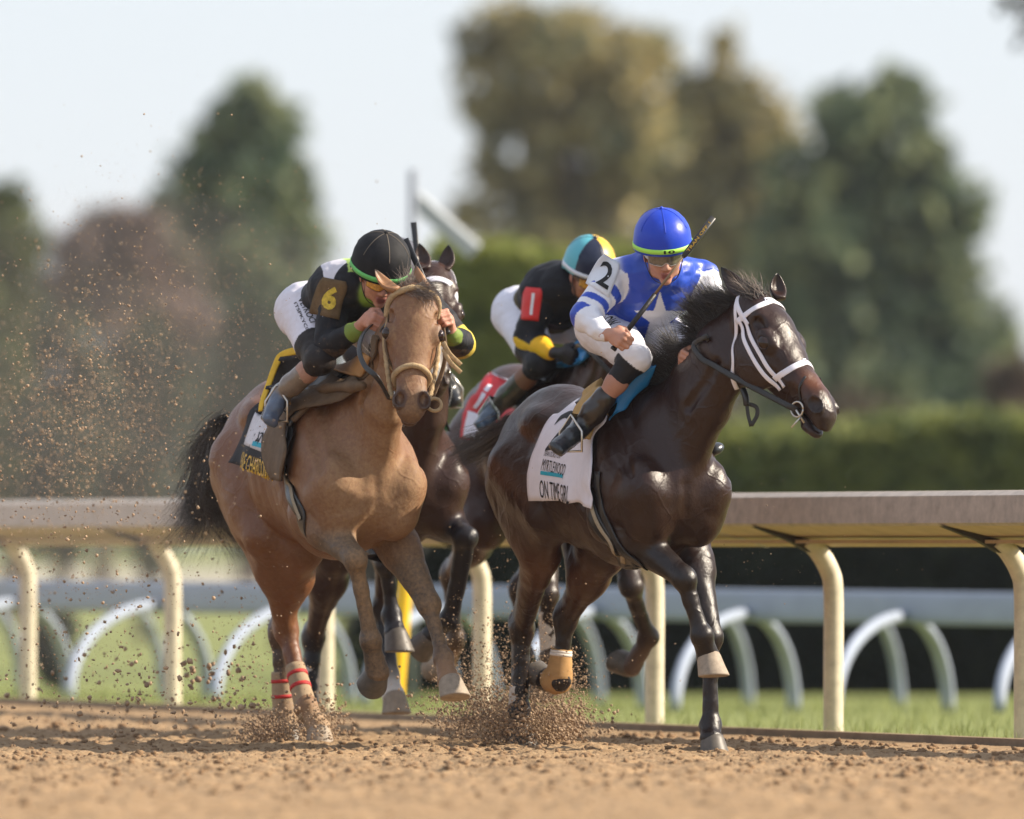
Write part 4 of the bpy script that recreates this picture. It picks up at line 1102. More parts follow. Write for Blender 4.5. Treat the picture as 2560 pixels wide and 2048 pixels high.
def build_jockey(F, J, label, group):
    vs = J.get('vs', .0048)
    hf, hl, hu = basis(F, J['face'], J.get('roll', 0))
    Hc = J['head']; sk = J.get('skin', SKIN)
    def h(l, f, u): return Hc + hl * l + hf * f + hu * u
    hax = (hl, hf, hu)
    B = Body(vs)
    E = lambda l, f, u, r, k=.02, col=sk, sub=False: B.ell(h(l, f, u), r, hax, k, col, sub)
    E(0, 0, 0, (.074, .092, .09), .03); E(0, .03, -.06, (.055, .062, .06), .03)
    E(0, .072, -.112, (.022, .020, .018), .022)
    lip = (.42, .13, .11)
    for s in (-1, 1):
        E(s * .036, .052, -.042, (.027, .028, .026), .02)
        E(s * .045, .012, -.085, (.018, .035, .022), .02)
        E(s * .030, .086, .012, (.026, .010, .010), .012)
        E(s * .031, .092, -.010, (.016, .010, .010), .006, (.08, .05, .04), True)
        E(s * .031, .077, -.011, (.013, .013, .012), .004, (.25, .2, .18))
        E(s * .013, .098, -.050, (.008, .010, .008), .006)
        E(s * .076, -.006, -.018, (.010, .020, .030), .006, (.48, .20, .15))
    B.cap(h(0, .088, .0), h(0, .110, -.044), .0085, .0125, .012, sk)
    B.cap(h(-.017, .090, -.078), h(.017, .090, -.078), .006, .006, .004, lip); B.cap(h(-.014, .088, -.089), h(.014, .088, -.089), .0075, .0075, .004, lip)
    B.cap(h(-.02, .101, -.0835), h(.02, .101, -.0835), .0025, .0025, .002, (.12, .03, .03), True)
    nb = J['neckbase']
    B.cap(h(0, -.02, -.06), nb, .052, .06, .03, sk)
    sh = J['sh']; el = J['el']; wr = J['wr']; ha = J['ha']; hp = J['hip']; kn = J['knee']; an = J['ankle']; to = J['toe']
    pel = (hp[0] + hp[1]) / 2; ch = nb * .72 + pel * .28
    lat = nrm(sh[1] - sh[0])
    B.ecap(nb, ch, (.10, .08), (.15, .10), lat, .05, sk); B.ecap(ch, pel, (.15, .10), (.13, .10), lat, .05, sk)
    for i in (0, 1):
        B.cap(nb, sh[i], .05, .055, .04, sk)
        B.cap(sh[i], el[i], .05, .037, .03, sk); B.cap(el[i], wr[i], .038, .026, .02, sk)
        B.cap(hp[i], kn[i], .075, .048, .03, sk); B.cap(kn[i], an[i], .048, .032, .02, J.get('shin', sk))
        B.ell(kn[i] * .65 + an[i] * .35, (.045,) * 3, None, .03, J.get('shin', sk)); B.cap(an[i], an[i] * .2 + to[i] * .8, .022, .012, .02, sk)
    hold = []
    for i in (0, 1):
        hold.append(fist(B, wr[i], ha[i], J['rod'][i], ha[i] - wr[i], J.get('hand', sk), J.get('hands', 1.0), i))
    V, Q = B.mesh(); C = B.color(V, .005)
    th = Thing('person', label, 'jockey', F, J['base'], group)
    md = J.get('mud', 0.0)
    body = th.part('body', V, Q, M_SKIN, col=C, attr={'mud': np.full(len(V), J.get('facemud', md))})
    # breeches
    B = Body(vs * 1.1); w = J.get('breech', (.74, .74, .80)); kb = J.get('kneeband', (.010, .010, .014)); lp = kn
    B.ecap(ch * .35 + pel * .65, pel, (.135, .11), (.15, .135), lat, .05, w)
    for i in (0, 1):
        k_end = kn[i] * .92 + an[i] * .08; kb0 = J.get('kb0', .70); kg = min(kb0, .7); m_ = hp[i] * (1 - kg) + kn[i] * kg
        B.ell(hp[i], (.115,) * 3, None, .06, w)
        B.cap(hp[i], m_, .112, .085, .04, w); B.cap(m_, kn[i], .080, .066, .02, kb if J.get('kb', True) else w)
        B.cap(kn[i], k_end + (an[i] - kn[i]) * J.get('kb1', .10), .062, .047, .02, kb)
    V, Q = B.mesh(); N = vnorm(V, Q); C = np.tile(np.asarray(w, float), (len(V), 1))
    for i in (0, 1):
        t, d = axis_t(V, hp[i], kn[i]); t2, d2 = axis_t(V, kn[i], an[i]); C[((t > kb0) | ((d2 < d) & (t2 > J.get('kbs', 0)))) & (np.minimum(d, d2) < .14)] = kb if J.get('kb', True) else w
    V = V + N * (fbm(V, 14, 3, 3) * .004 + np.abs(fbm(V, 30, 2, 7)) * .0025)[:, None]
    breeches = th.part('breeches', V, Q, M_BREECH, parent=body, col=C, attr={'mud': np.full(len(V), md * .6)}); bb = bvh_of(V, Q)
    # boots
    bc = J.get('boot', (.018, .014, .013)); bc2 = J.get('shoe', bc)
    for i in (0, 1):
        B = Body(vs); b0 = J.get('boot0', .42); a0 = kn[i] * (1 - b0) + an[i] * b0; am = a0 * .5 + an[i] * .5; heel = an[i] + nrm(an[i] - to[i]) * .045 + nrm(an[i] - kn[i]) * .03
        B.cap(a0, am, .050, .050, .02, bc); B.cap(am, an[i], .050, .040, .02, bc)
        B.cap(an[i], to[i] * .5 + an[i] * .5, .040, .036, .02, bc2); ft = nrm(to[i] - an[i])
        lt = nrm(np.cross(ft, an[i] - kn[i]))
        B.ecap(heel, to[i], (.034, .030), (.038, .024), lt, .02, bc2)
        sd = nrm(np.cross(ft, lt)); sd = sd * (1 if sd @ (an[i] - kn[i]) > 0 else -1)
        B.ecap(heel + sd * .026, to[i] + sd * .018, (.036, .010), (.040, .010), lt, .004, (.12, .085, .05))
        V, Q = B.mesh(); N = vnorm(V, Q); V = V + N * (fbm(V, 22, 3, 13) * .003)[:, None]
        th.part('boot', V, Q, M_BOOT, parent=body, col=B.color(V, .004), attr={'mud': np.full(len(V), md)})
    # shirt
    B = Body(vs * 1.05); c = J['silk']; hem = J.get('hemcol', c)
    B.ecap(nb + (nb - ch) * .05, ch, (.125, .10), (.185, .135), lat, .05, c)
    B.ecap(ch, ch * .45 + pel * .55, (.185, .135), (.165, .125), lat, .05, c)
    B.ecap(ch * .5 + pel * .5, ch * .22 + pel * .78, (.165, .125), (.150, .118), lat, .03, hem)
    B.cap(h(0, -.03, -.10), nb, .062, .085, .04, J.get('collar', c))
    for i in (0, 1):
        B.cap(nb * .7 + sh[i] * .3, sh[i], .085, .072, .05, J.get('yoke', c))
        sg = J['sleeve'][i]      # list of (t0,t1,color) over shoulder->elbow (0..1) and elbow->wrist (1..2)
        def pt(t): return sh[i] + (el[i] - sh[i]) * t if t <= 1 else el[i] + (wr[i] - el[i]) * (t - 1)
        def rd(t): return .074 - .014 * t if t <= 1 else .062 - .026 * (t - 1)
        for t0, t1, cc in sg:
            if t0 < 1 < t1: B.cap(pt(t0), pt(1), rd(t0), rd(1), .012, cc); B.cap(pt(1), pt(t1), rd(1), rd(t1), .012, cc)
            else: B.cap(pt(t0), pt(t1), rd(t0), rd(t1), .012, cc)
    V, Q = B.mesh(); N = vnorm(V, Q); C = B.color(V, .0025)
    for i in (0, 1):
        t1, d1 = axis_t(V, sh[i], el[i]); t2, d2 = axis_t(V, el[i], wr[i]); up_ = d1 < d2; tt = np.where(up_, t1, 1 + t2); dd = np.minimum(d1, d2)
        lim = np.where(up_, .074 - .014 * t1, .062 - .026 * t2) * 1.22
        for t0_, t1_, cc in J['sleeve'][i]: C[(tt >= t0_) & (tt <= t1_ + .02) & (dd < lim) & (tt > .06)] = cc
    fold = np.abs(fbm(V, 9, 3, 21)) * .012 - np.abs(fbm(V, 16, 2, 91)) * .005 + fbm(V, 24, 2, 4) * .0025
    V = V + N * fold[:, None] * J.get('fold', 1.0)
    if J.get('paint'): C = J['paint'](V, N, C)
    smud = J['smud'](V, N) if J.get('smud') else np.full(len(V), md)
    shirt = th.part('shirt', V, Q, J.get('smat', M_SHIRT), parent=body, col=C, attr={'mud': smud}); sb = bvh_of(V, Q)
    # helmet
    r0 = J.get('hr', .122); Rg = []; cols = []; nseg = 48
    hc = h(0, -.012, .058)
    prof = [(-.36, 1.0), (-.32, 1.012), (-.22, 1.02), (-.1, 1.01), (.0, 1.0), (.2, .975), (.4, .915), (.6, .80), (.78, .626), (.9, .44), (.97, .25), (1.0, .08)]
    for z, rr in prof:
        ring = []
        for j in range(nseg):
            a = 2 * math.pi * j / nseg; bump_ = 1 + .006 * abs(math.sin(3 * a)) * -1
            fr_ = r0 * (1.16 if math.cos(a) > 0 else 1.14)
            peak = 0
            ring.append(hc + hl * math.sin(a) * r0 * rr * bump_ + hf * math.cos(a) * fr_ * rr * bump_ + hu * (z * r0 * 1.02 - max(0, -math.cos(a)) * .045 * max(0, .1 - z) / .46))
        Rg.append(np.array(ring))
    inner = [hc + (v - hc) * .93 for v in Rg[0]]; inner2 = [hc + (v - hc) * .90 + hu * .03 for v in Rg[0]]
    Rg = [np.array(inner2), np.array(inner)] + Rg
    V, Fq = rings(Rg); V = hc + (V - hc) * (1 + J.get('capfold', .010) * fbm(V, 26, 3, 15) * (np.arange(len(V)) >= 2 * nseg))[:, None]; ring_i = np.repeat(np.arange(len(Rg)), nseg); ang = np.tile(np.arange(nseg) * 2 * math.pi / nseg, len(Rg))
    mi = []; Rc = V
    capm = J['capmats']
    for f in Fq:
        cpt = Rc[list(f)].mean(0) - hc; a = math.atan2(cpt @ hl, cpt @ hf)
        mi.append(0 if len(capm) == 1 else J['capidx'](a))
    helmet = th.part('helmet', V, Fq, capm, parent=body, midx=mi); hb = bvh_of(V, [f[:4] for f in Fq if len(f) == 4])
    # band around the rim
    z0, z1 = J.get('band', (-.27, -.11)); Rb = []
    for z, e in ((z0, 1.022), (z0, 1.036), (z1, 1.034), (z1, 1.018)):
        Rb.append(np.array([hc + hl * math.sin(a) * r0 * e + hf * math.cos(a) * r0 * e * (1.16 if math.cos(a) > 0 else 1.14) + hu * (z * r0 * 1.02 - max(0, -math.cos(a)) * .045 * max(0, .1 - z) / .46) for a in np.linspace(0, 2 * math.pi, nseg, endpoint=False)]))
    V, Fq = rings(Rb, False); th.part('helmet_band', V, Fq, J['bandmat'], parent=helmet); bandb = bvh_of(V, Fq)
    v, fq = tube([hc + hu * r0 * 1.0, hc + hu * r0 * 1.09], [.012, .006], 8); th.part('cap_button', v, fq, capm[0], parent=helmet)
    # seams of the cap
    for j in range(3):
        a = J.get('seam0', 0) + j * math.pi / 3; P_ = []
        for t in np.linspace(-1.15, 1.15, 25):
            P_.append(hc + (hl * math.sin(a) * math.sin(t) * r0 + hf * math.cos(a) * math.sin(t) * r0 * 1.15) * 1.006 + hu * math.cos(t) * r0 * 1.025)
        v, fq = strap(hb, P_, .004, .0016, .0003, 40); th.part('seam', v, fq, J.get('seammat', capm[0]), parent=helmet)
    # goggles
    if J.get('goggle'):
        gm, fm = J['goggle']; G = np.zeros((9, 25, 3))
        for a_ in range(9):
            for b_ in range(25):
                x = (b_ / 24 - .5) * 2; y = (a_ / 8 - .5) * 2
                nosecut = .012 * math.exp(-(x / .18) ** 2) * (y < 0) * -y
                hgt = .026 * (1 - .25 * abs(x) ** 3)
                G[a_, b_] = h(x * .068, .108 - .045 * x * x, -.008 + y * hgt + nosecut * 1.2)
        v, fq, _ = sheet(G, .004); th.part('goggle_lens', v, fq, gm, parent=body)
        edge = [G[0, j] for j in range(25)] + [G[i, 24] for i in range(1, 9)] + [G[8, j] for j in range(23, -1, -1)] + [G[i, 0] for i in range(7, -1, -1)]
        v, fq = tube(np.array(edge), .0042, 6); th.part('goggle_frame', v, fq, fm, parent=body)
        st = []
        for s in (-1, 1):
            P_ = [h(s * .066, .066, -.008), h(s * .080, .035, -.004), h(s * .086, -.02, .004), h(s * .07, -.08, .01)]
            v, fq = tube(catmull(P_, 12), .009, 8, flat=.18, nor=np.array([hl * s] * 12)); th.part('goggle_strap', v, fq, fm, parent=body)
    st = []
    for s in (-1, 1):
        P_ = [h(s * .085, .01, .0), h(s * .074, .022, -.06), h(s * .05, .04, -.11), h(0, .058, -.136)]
        st.append(tube(catmull(P_, 16), .007, 8, flat=.25, nor=np.array([hl * s * .8 - hu * .4] * 16)))
    v, fq = merge(*st); th.part('chin_strap', v, fq, M_BLACKR, parent=body)
    J.update(dict(th=th, body=body, shirt=shirt, sb=sb, bb=bb, breeches=breeches, hold=hold, h=h, hl=hl, hf=hf, hu=hu, helmet=helmet, hb=hb, bandb=bandb, hc=hc, r0=r0, F=F))
    return J

def patch(bvh, C, xd, yd, w, h_, off=.004, th=.004, n=10, reach=.15, cut=0.0, bulge=0.0):
    """a thin piece of cloth laid on a surface; cut rounds the two upper corners"""
    xd = nrm(xd); yd = np.asarray(yd, float); yd = nrm(yd - xd * (yd @ xd)); nd = np.cross(xd, yd); G = np.zeros((n, n, 3)); D = np.zeros((n, n)); 
    for i in range(n):
        for j in range(n):
            y = (j / (n - 1) - .5) * h_; sq = 1 - cut * max(0, (j / (n - 1) - .72) / .28) ** 2
            p_ = np.asarray(C, float) + xd * (i / (n - 1) - .5) * w * sq + yd * y
            hit = bvh.ray_cast(Vector(p_ + nd * reach), Vector(-nd), reach * 2)
            D[i, j] = (np.array(hit[0]) - p_) @ nd if hit[0] is not None else np.nan
            G[i, j] = p_
    D = np.where(np.isnan(D), np.nanmin(D) if not np.isnan(D).all() else 0, D)
    for _ in range(2):
        Dp = np.pad(D, 1, mode='edge'); D = np.maximum(D, (Dp[:-2, 1:-1] + Dp[2:, 1:-1] + Dp[1:-1, :-2] + Dp[1:-1, 2:]) / 4)
    G = G + nd * (D + off)[..., None]
    v, fq, _ = sheet(G, th)
    return v, fq
# ---------------------------------------------------------------- the four riders
RID = 'jockeys crouched over their horses'
def M(p_): return np.array([p_[0], -p_[1], p_[2]])
def fabric(name, c, rough=.5, n=.06, bump=.1, mud=None): return mat(name, c, rough, .4, noise=(30, n), bump=[(420, bump, .0008), (18, .1, .006)])
BLUE = (.010, .055, .44); WHT = (.72, .72, .78); LIME = (.42, .70, .08); BLK = (.012, .012, .016); YEL = (.72, .44, .02)
# --- rider in blue
p = F2.pk
pel = p(1566, 815, -.05); hipR = pel + (0, -.11, 0); hipL = pel + (0, .11, 0)
knR = p(1588, 896, .36); anR = p(1456, 1066, .21)
def star_in(x, y, r, rot=math.pi / 2):
    a = (np.arctan2(y, x) - rot) % (2 * math.pi / 5); a = np.minimum(a, 2 * math.pi / 5 - a); d = np.hypot(x, y)
    # edge between outer tip (r,0) and inner point (q at 36deg)
    q = r * .382; ix, iy = q * math.cos(R(36)), q * math.sin(R(36)); px_, py_ = d * np.cos(a), d * np.sin(a)
    return (ix - r) * (py_ - 0) - (iy - 0) * (px_ - r) > 0
def paintJ2(V, N, C):
    W_ = V @ F2.M + F2.O; c = F2.w(p(1648, 800, .1)); n_ = N @ F2.M
    x = W_[:, 0] - c[0]; z = W_[:, 2] - c[2]
    near = (n_[:, 1] < -.05) & (np.abs(x) < .16) & (z < .16)
    isblue = C[:, 2] > 2.5 * C[:, 0]
    m = star_in(x, z, .115) & near & isblue
    C = C.copy(); C[m] = WHT; return C
sl2 = [(0, .34, WHT), (.34, .50, BLUE), (.50, .68, WHT), (.68, .80, BLUE), (.80, .92, WHT), (.92, 1.14, BLUE), (1.14, 2.0, WHT)]
sl2l = [(0, .10, BLUE), (.10, .70, WHT), (.70, .80, BLUE), (.80, 1.0, WHT), (1.0, 1.15, BLUE), (1.15, 2.0, WHT)]
glassy = mat('goggle_lens_smoke', (.10, .085, .065), .08, .9, coat=.6, noise=(60, .5)); gframe = mat('goggle_frame_clear', (.55, .55, .56), .25, .6)
bandL = fabric('helmet_band_lime', (.38, .75, .10), .5)
J2 = dict(head=p(1658, 628, .42), kb0=1.1, kbs=.06, kb1=.24, boot0=.58, face=(.10, -.94, -.30), roll=4, neckbase=p(1650, 684, .27),
    sh=[p(1542, 690, .20), p(1752, 692, .24)], el=[p(1462, 792, .28), p(1796, 782, .34)], wr=[p(1513, 836, .44), p(1722, 872, .40)],
    ha=[p(1543, 842, .50), p(1708, 892, .46)], hip=[hipR, hipL], knee=[knR, M(knR)], ankle=[anR, M(anR) - (0, .12, .06)], toe=[p(1392, 1120, .32), M(p(1392, 1120, .32)) - (.02, .215, .0)],
    rod=[F2.dl((.60, -.05, .78)), F2.dl((.2, -.3, .9))], base=p(1500, 950, 0), silk=BLUE, collar=BLUE, sleeve=[sl2, sl2l], smat=M_SHIRT2, paint=paintJ2,
    capmats=[mat('cap_blue_silk', (.008, .045, .48), .40, .4, bump=[(25, .15, .008), (9, .15, .012)])], bandmat=bandL, goggle=(glassy, gframe), shin=(.40, .20, .14), boot=(.02, .013, .010), shoe=(.015, .018, .024), hr=.124, fold=1.1)
build_jockey(F2, J2, 'jockey in blue and white silks and a blue cap, holding a whip upright', RID)
# --- rider in black, muddy
p = F1.pk
pel = p(818, 778, -.05); knR = p(800, 900, .34); anR = p(704, 985, .14)
def paintJ1(V, N, C):
    Lp = V; C = C.copy(); pb = (Lp - J1['neckbase']) ; lat = nrm(J1['sh'][1] - J1['sh'][0]); s_ = pb @ lat
    dark = C.max(1) < .1
    torso = dark & (N[:, 2] > -.1)
    d = s_ / .185
    C[torso & (d < -.42) & (d > -.92) & (Lp[:, 0] > J1['neckbase'][0] - .30) & (Lp[:, 0] < J1['neckbase'][0] + .02)] = (.62, .60, .66)
    C[torso & (d >= -.42) & (d < -.05) & (N[:, 2] > .5) & (Lp[:, 0] > J1['neckbase'][0] - .2)] = (.45, .62, .16)
    return C
slB = [(0, .22, BLK), (.22, .86, BLK), (.86, 1.2, BLK), (1.2, 1.86, BLK), (1.88, 2.0, (.17, .24, .05))]
slBl = [(0, .8, BLK), (.8, 1.0, (.55, .42, .06)), (1.0, 1.15, (.55, .42, .06)), (1.15, 1.8, BLK), (1.84, 2.0, (.17, .24, .05))]
orange = mat('goggle_lens_amber', (.55, .26, .03), .12, .8, coat=.5, noise=(60, .6)); gmud = mat('goggle_frame_muddy', (.14, .07, .04), .6, .4, noise=(80, .5))
J1 = dict(head=p(950, 684, .50), face=(.20, -.86, -.48), roll=-3, neckbase=p(905, 712, .33),
    sh=[p(843, 720, .27), p(1046, 735, .32)], el=[p(818, 868, .34), p(1150, 862, .42)], wr=[p(890, 826, .53), p(1130, 838, .62)],
    ha=[p(925, 797, .62), p(1121, 798, .66)], hip=[pel + (0, -.11, 0), pel + (0, .11, 0)], knee=[knR, M(knR)], ankle=[anR, M(anR) - (0, .06, 0)], toe=[p(676, 1052, .20), M(p(676, 1052, .20)) - (0, .14, 0)],
    rod=[F1.dl((.45, -.1, .85)), F1.dl((-.36, .2, .9))], base=p(842, 950, 0), silk=BLK, collar=(.20, .30, .05), hemcol=BLK, sleeve=[slB, slBl], paint=paintJ1,
    capmats=[mat('cap_black_dusty', (.013, .013, .015), .7, .2, noise=(22, .5), bump=[(300, .15, .001), (18, .12, .005)])],
    seammat=mat('cap_seam_dusty', (.13, .11, .09), .8, .2), bandmat=fabric('helmet_band_green', (.13, .50, .14), .6, .2), goggle=(orange, gmud), shin=(.38, .22, .17), boot=(.17, .13, .10), shoe=(.07, .10, .16), hr=.128,
    kneeband=(.016, .012, .012), mud=.12, facemud=.20, skin=(.50, .24, .17), breech=(.66, .64, .72), smud=lambda V, N: .06 + .22 * (V[:, 2] < p(0, 870, .3)[2]) + 0 * V[:, 0], fold=.8)
build_jockey(F1, J1, 'jockey in muddy black silks and black cap, face down behind a horse ear', RID)
# --- third rider
F3b = F3; p = F3.pk
pel = p(1352, 785, -.10); knR = p(1352, 908, .30); anR = p(1236, 1022, .04)
def capidx3(a):
    a = math.degrees(a)
    return 1 if a > 10 else (0 if a > -58 else 2)
slY = [(0, .2, BLK), (.2, .8, BLK), (.8, 1.55, BLK), (1.55, 2.0, (.75, .42, .02))]
def paintJ3(V, N, C):
    C = C.copy(); n_ = N @ F3.M
    for i in (0, 1):
        t1, d1 = axis_t(V, J3['sh'][i], J3['el'][i]); t2, d2 = axis_t(V, J3['el'][i], J3['wr'][i])
        m = (((t1 > .45) & (d1 < .085)) | ((t2 > .0) & (d2 < .07) & (d2 < d1))) & (n_ @ nrm([-.80, -.35, -.45]) > .80)
        C[m] = YEL
    return C
J3 = dict(vs=.005, paint=paintJ3, head=p(1472, 684, .40), face=(.35, -.80, -.46), neckbase=p(1425, 712, .26),
    sh=[p(1355, 738, .22), p(1528, 745, .28)], el=[p(1318, 848, .20), p(1560, 850, .30)], wr=[p(1372, 882, .38), p(1500, 880, .46)],
    ha=[p(1418, 888, .47), p(1470, 892, .52)], hip=[pel + (0, -.11, 0), pel + (0, .11, 0)], knee=[knR, M(knR)], ankle=[anR, M(anR)], toe=[p(1206, 1068, .10), M(p(1206, 1068, .10))],
    rod=[F3.dl((.3, -.3, .8)), F3.dl((.3, -.3, .8))], base=p(1430, 950, 0), silk=BLK, collar=BLK, hemcol=(.28, .22, .07), sleeve=[slY, slY],
    capmats=[mat('cap_navy', (.012, .018, .045), .4, .4), mat('cap_yellow', (.80, .50, .05), .4, .4), mat('cap_aqua', (.10, .40, .48), .4, .4)], capidx=capidx3,
    bandmat=fabric('helmet_band_white', (.7, .72, .8), .5), goggle=(orange, gmud), shin=(.20, .09, .05), boot=(.06, .05, .035), shoe=(.05, .08, .13), hr=.116, hand=(.018, .014, .016), breech=(.70, .70, .80), skin=(.38, .17, .10))
build_jockey(F3, J3, 'jockey in black silks with yellow trim and a red number one arm tag', RID)
# --- fourth rider, nearly hidden
p = F4.pk
pel = p(925, 800, -.12); knR = p(925, 915, .15); anR = p(862, 1010, -.15); 
J4 = dict(vs=.008, head=p(990, 692, .38), face=(.1, -.85, -.5), neckbase=p(975, 735, .26),
    sh=[p(905, 755, .22), p(1062, 760, .26)], el=[p(890, 880, .28), p(1082, 880, .32)], wr=[p(960, 880, .42), p(1050, 880, .46)],
    ha=[p(975, 880, .48), p(1055, 875, .52)], hip=[pel + (0, -.10, 0), pel + (0, .10, 0)], knee=[knR, M(knR)], ankle=[anR, p(1122, 965, -.05)], toe=[p(845, 1060, -.05), p(1133, 1005, .02)],
    rod=[F4.dl((.3, -.3, .8)), F4.dl((.3, -.3, .8))], base=p(980, 950, 0), silk=(.03, .03, .035), sleeve=[[(0, 2, (.03, .03, .035))]] * 2,
    capmats=[mat('cap_grey', (.10, .10, .13), .6, .3)], bandmat=M_BLACKR, hr=.118, boot=(.03, .032, .036), fold=.5)
build_jockey(F4, J4, 'jockey in a grey cap almost wholly hidden behind the rider in muddy black', RID)
# ---------------------------------------------------------------- picking helpers
def cast(F, bvh, px, py):
    o = F.loc(CAMP); d = F.dl(nrm([(px - 1280) / FPX, 1.0, (HZ - py) / FPX])); h_ = bvh.ray_cast(Vector(o), Vector(d), 200)
    return None if h_[0] is None else (np.array(h_[0]), np.array(h_[1]))
def on(K, px, py, bvh=None):
    b = bvh or K['bvh']; r_ = cast(K['F'], b, px, py)
    if r_: return r_[0]
    o = K['F'].loc(CAMP); d = K['F'].dl(nrm([(px - 1280) / FPX, 1.0, (HZ - py) / FPX]))
    q = K['poll'] if 'poll' in K else K['head']; t = (q - o) @ d
    return np.array(b.find_nearest(Vector(o + d * t))[0])
def toH(K, p_):
    r = np.asarray(p_) - K['poll']; return r @ K['n'] / K['S'], r @ K['u'] / (K['S'] * K.get('hw', 1.2)), r @ K['f'] / K['S']
def mirH(K, p_):
    l, u, f = toH(K, p_); return K['H'](l, -u, f)
def whereH(K, px, py):
    return toH(K, on(K, px, py))
ZC = 1.20
def cyl(K, p_): return p_[0], math.atan2(-p_[1], p_[2] - ZC)
def onring(K, x, th_, off, bvh=None):
    dr = np.array([0, -math.sin(th_), math.cos(th_)]); c = np.array([x, 0, ZC])
    h_ = (bvh or K['bvh']).ray_cast(Vector(c + dr * .9), Vector(-dr), .9)
    q = np.array(h_[0]) if h_[0] is not None else c + dr * .3
    return q + dr * off
def cloth(K, left, right, n=26, m=22, off=.012, th_=.004, top=None, flap=0.0, seed=0, bvh=None):
    """cloth lying on the right side; edges given by photo pixels (or (x, angle) pairs when top is set first)"""
    def edge(E):
        out = []
        for e in E:
            out.append(e[1:] if e[0] == 'x' else cyl(K, on(K, *e, bvh=bvh)))
        return catmull(np.array([(a, b, 0) for a, b in out]), m)[:, :2]
    Lf, Rt = edge(left), edge(right); G = np.zeros((n, m, 3))
    for i in range(n):
        t = i / (n - 1)
        for j in range(m):
            x, a = Lf[j] * (1 - t) + Rt[j] * t
            G[i, j] = onring(K, x, a, off, bvh)
    R_ = np.linalg.norm(G[..., 1:] - np.array([0, ZC]), axis=2)
    Rp = np.pad(R_, 1, mode='edge')
    for _ in range(5): Rp = np.pad(R_, 1, mode='edge'); R_ = np.maximum(R_, (Rp[:-2, 1:-1] + Rp[2:, 1:-1] + Rp[1:-1, :-2] + Rp[1:-1, 2:]) / 4)
    w = fbm(G.reshape(-1, 3), 9, 2, seed + 40).reshape(n, m); jj = np.arange(m)[None] / (m - 1)
    R2 = R_ + np.abs(w) * .005 * jj + flap * jj ** 3 * (1 + w)
    dv = G[..., 1:] - np.array([0, ZC]); dv /= np.linalg.norm(dv, axis=2)[..., None]
    G[..., 1:] = np.array([0, ZC]) + dv * R2[..., None]
    v, fq, _ = sheet(G, th_)
    return v, fq, G
def text_on(K, s, bv, pL, pR, h_, lift=.0025, bold=.0, updir=(0, 0, 1), flip=False, geom=None):
    def one(e):
        r_ = cast(K['F'], bv, *e)
        return r_[0] if r_ else np.array(bv.find_nearest(Vector(on(K, *e)))[0])
    a, b = one(pL), one(pR); xd = b - a; w = np.linalg.norm(xd)
    return decal(s, bv, (a + b) / 2, xd, np.asarray(updir, float), w=w, h=h_, off=lift, bold=bold, geom=geom, reach=.12)
def part_text(th, parent, g_, m_):
    if g_ is not None: th.part('lettering', g_[0], g_[1], m_, parent=parent, smooth=False)
INK = mat('black_ink', (.012, .012, .014), .6, .3); GOLD = mat('gold_lettering', (.70, .42, .04), .5, .4, noise=(90, .3)); TEAL = mat('teal_print', (.02, .33, .46), .6, .3); WHITEP = mat('white_print', (.72, .70, .74), .6, .3)
CL_W = fabric('white_saddle_towel', (.68, .66, .74), .7, .05, .3); CL_WM = mat('white_towel_muddy', (.60, .58, .62), .8, .2, noise=(50, .18), bump=(300, .3, .001))
CL_K = fabric('black_saddle_towel', (.016, .016, .020), .8, .2, .3); CL_R = fabric('red_saddle_towel', (.55, .012, .022), .6, .1, .2)
PADB = mat('blue_pad', (.015, .20, .50), .45, .5, noise=(10, .1), bump=(60, .2, .002)); PADT = mat('tan_pad_edge', (.42, .27, .10), .8, .3, noise=(40, .12))
LEA_M = mat('muddy_leather', (.115, .072, .040), .75, .3, noise=(18, .35), bump=(40, .4, .004)); LEA_K = mat('black_leather', (.014, .012, .012), .35, .5, noise=(30, .3))
LEA_O = mat('orange_leather', (.34, .17, .055), .6, .4, noise=(20, .2)); ELAS = mat('girth_elastic', (.30, .25, .18), .8, .2, noise=(60, .2))
ROPE = mat('dusty_fleece_rope', (.40, .29, .17), .95, .1, noise=(60, .3), bump=(200, .8, .004)); WSTR = mat('white_bridle_strap', (.74, .72, .80), .45, .5); STEELB = mat('bit_steel', (.55, .52, .48), .28, .5, metal=.9)
TACKH = None
def sub(th, name, geo, m_, parent=None, **kw): return th.part(name, geo[0], geo[1], m_, parent=parent, **kw)
def ring_geo(c, nd, R_, r_, n=20, squash=1.0, ax=None):
    nd = nrm(nd); a = nrm(np.cross(nd, (0, 0, 1) if abs(nd[2]) < .9 else (1, 0, 0))) if ax is None else nrm(ax); b = np.cross(nd, a)
    P_ = [c + a * math.cos(t) * R_ + b * math.sin(t) * R_ * squash for t in np.linspace(0, 2 * math.pi, n)]
    return tube(np.array(P_), r_, 6)

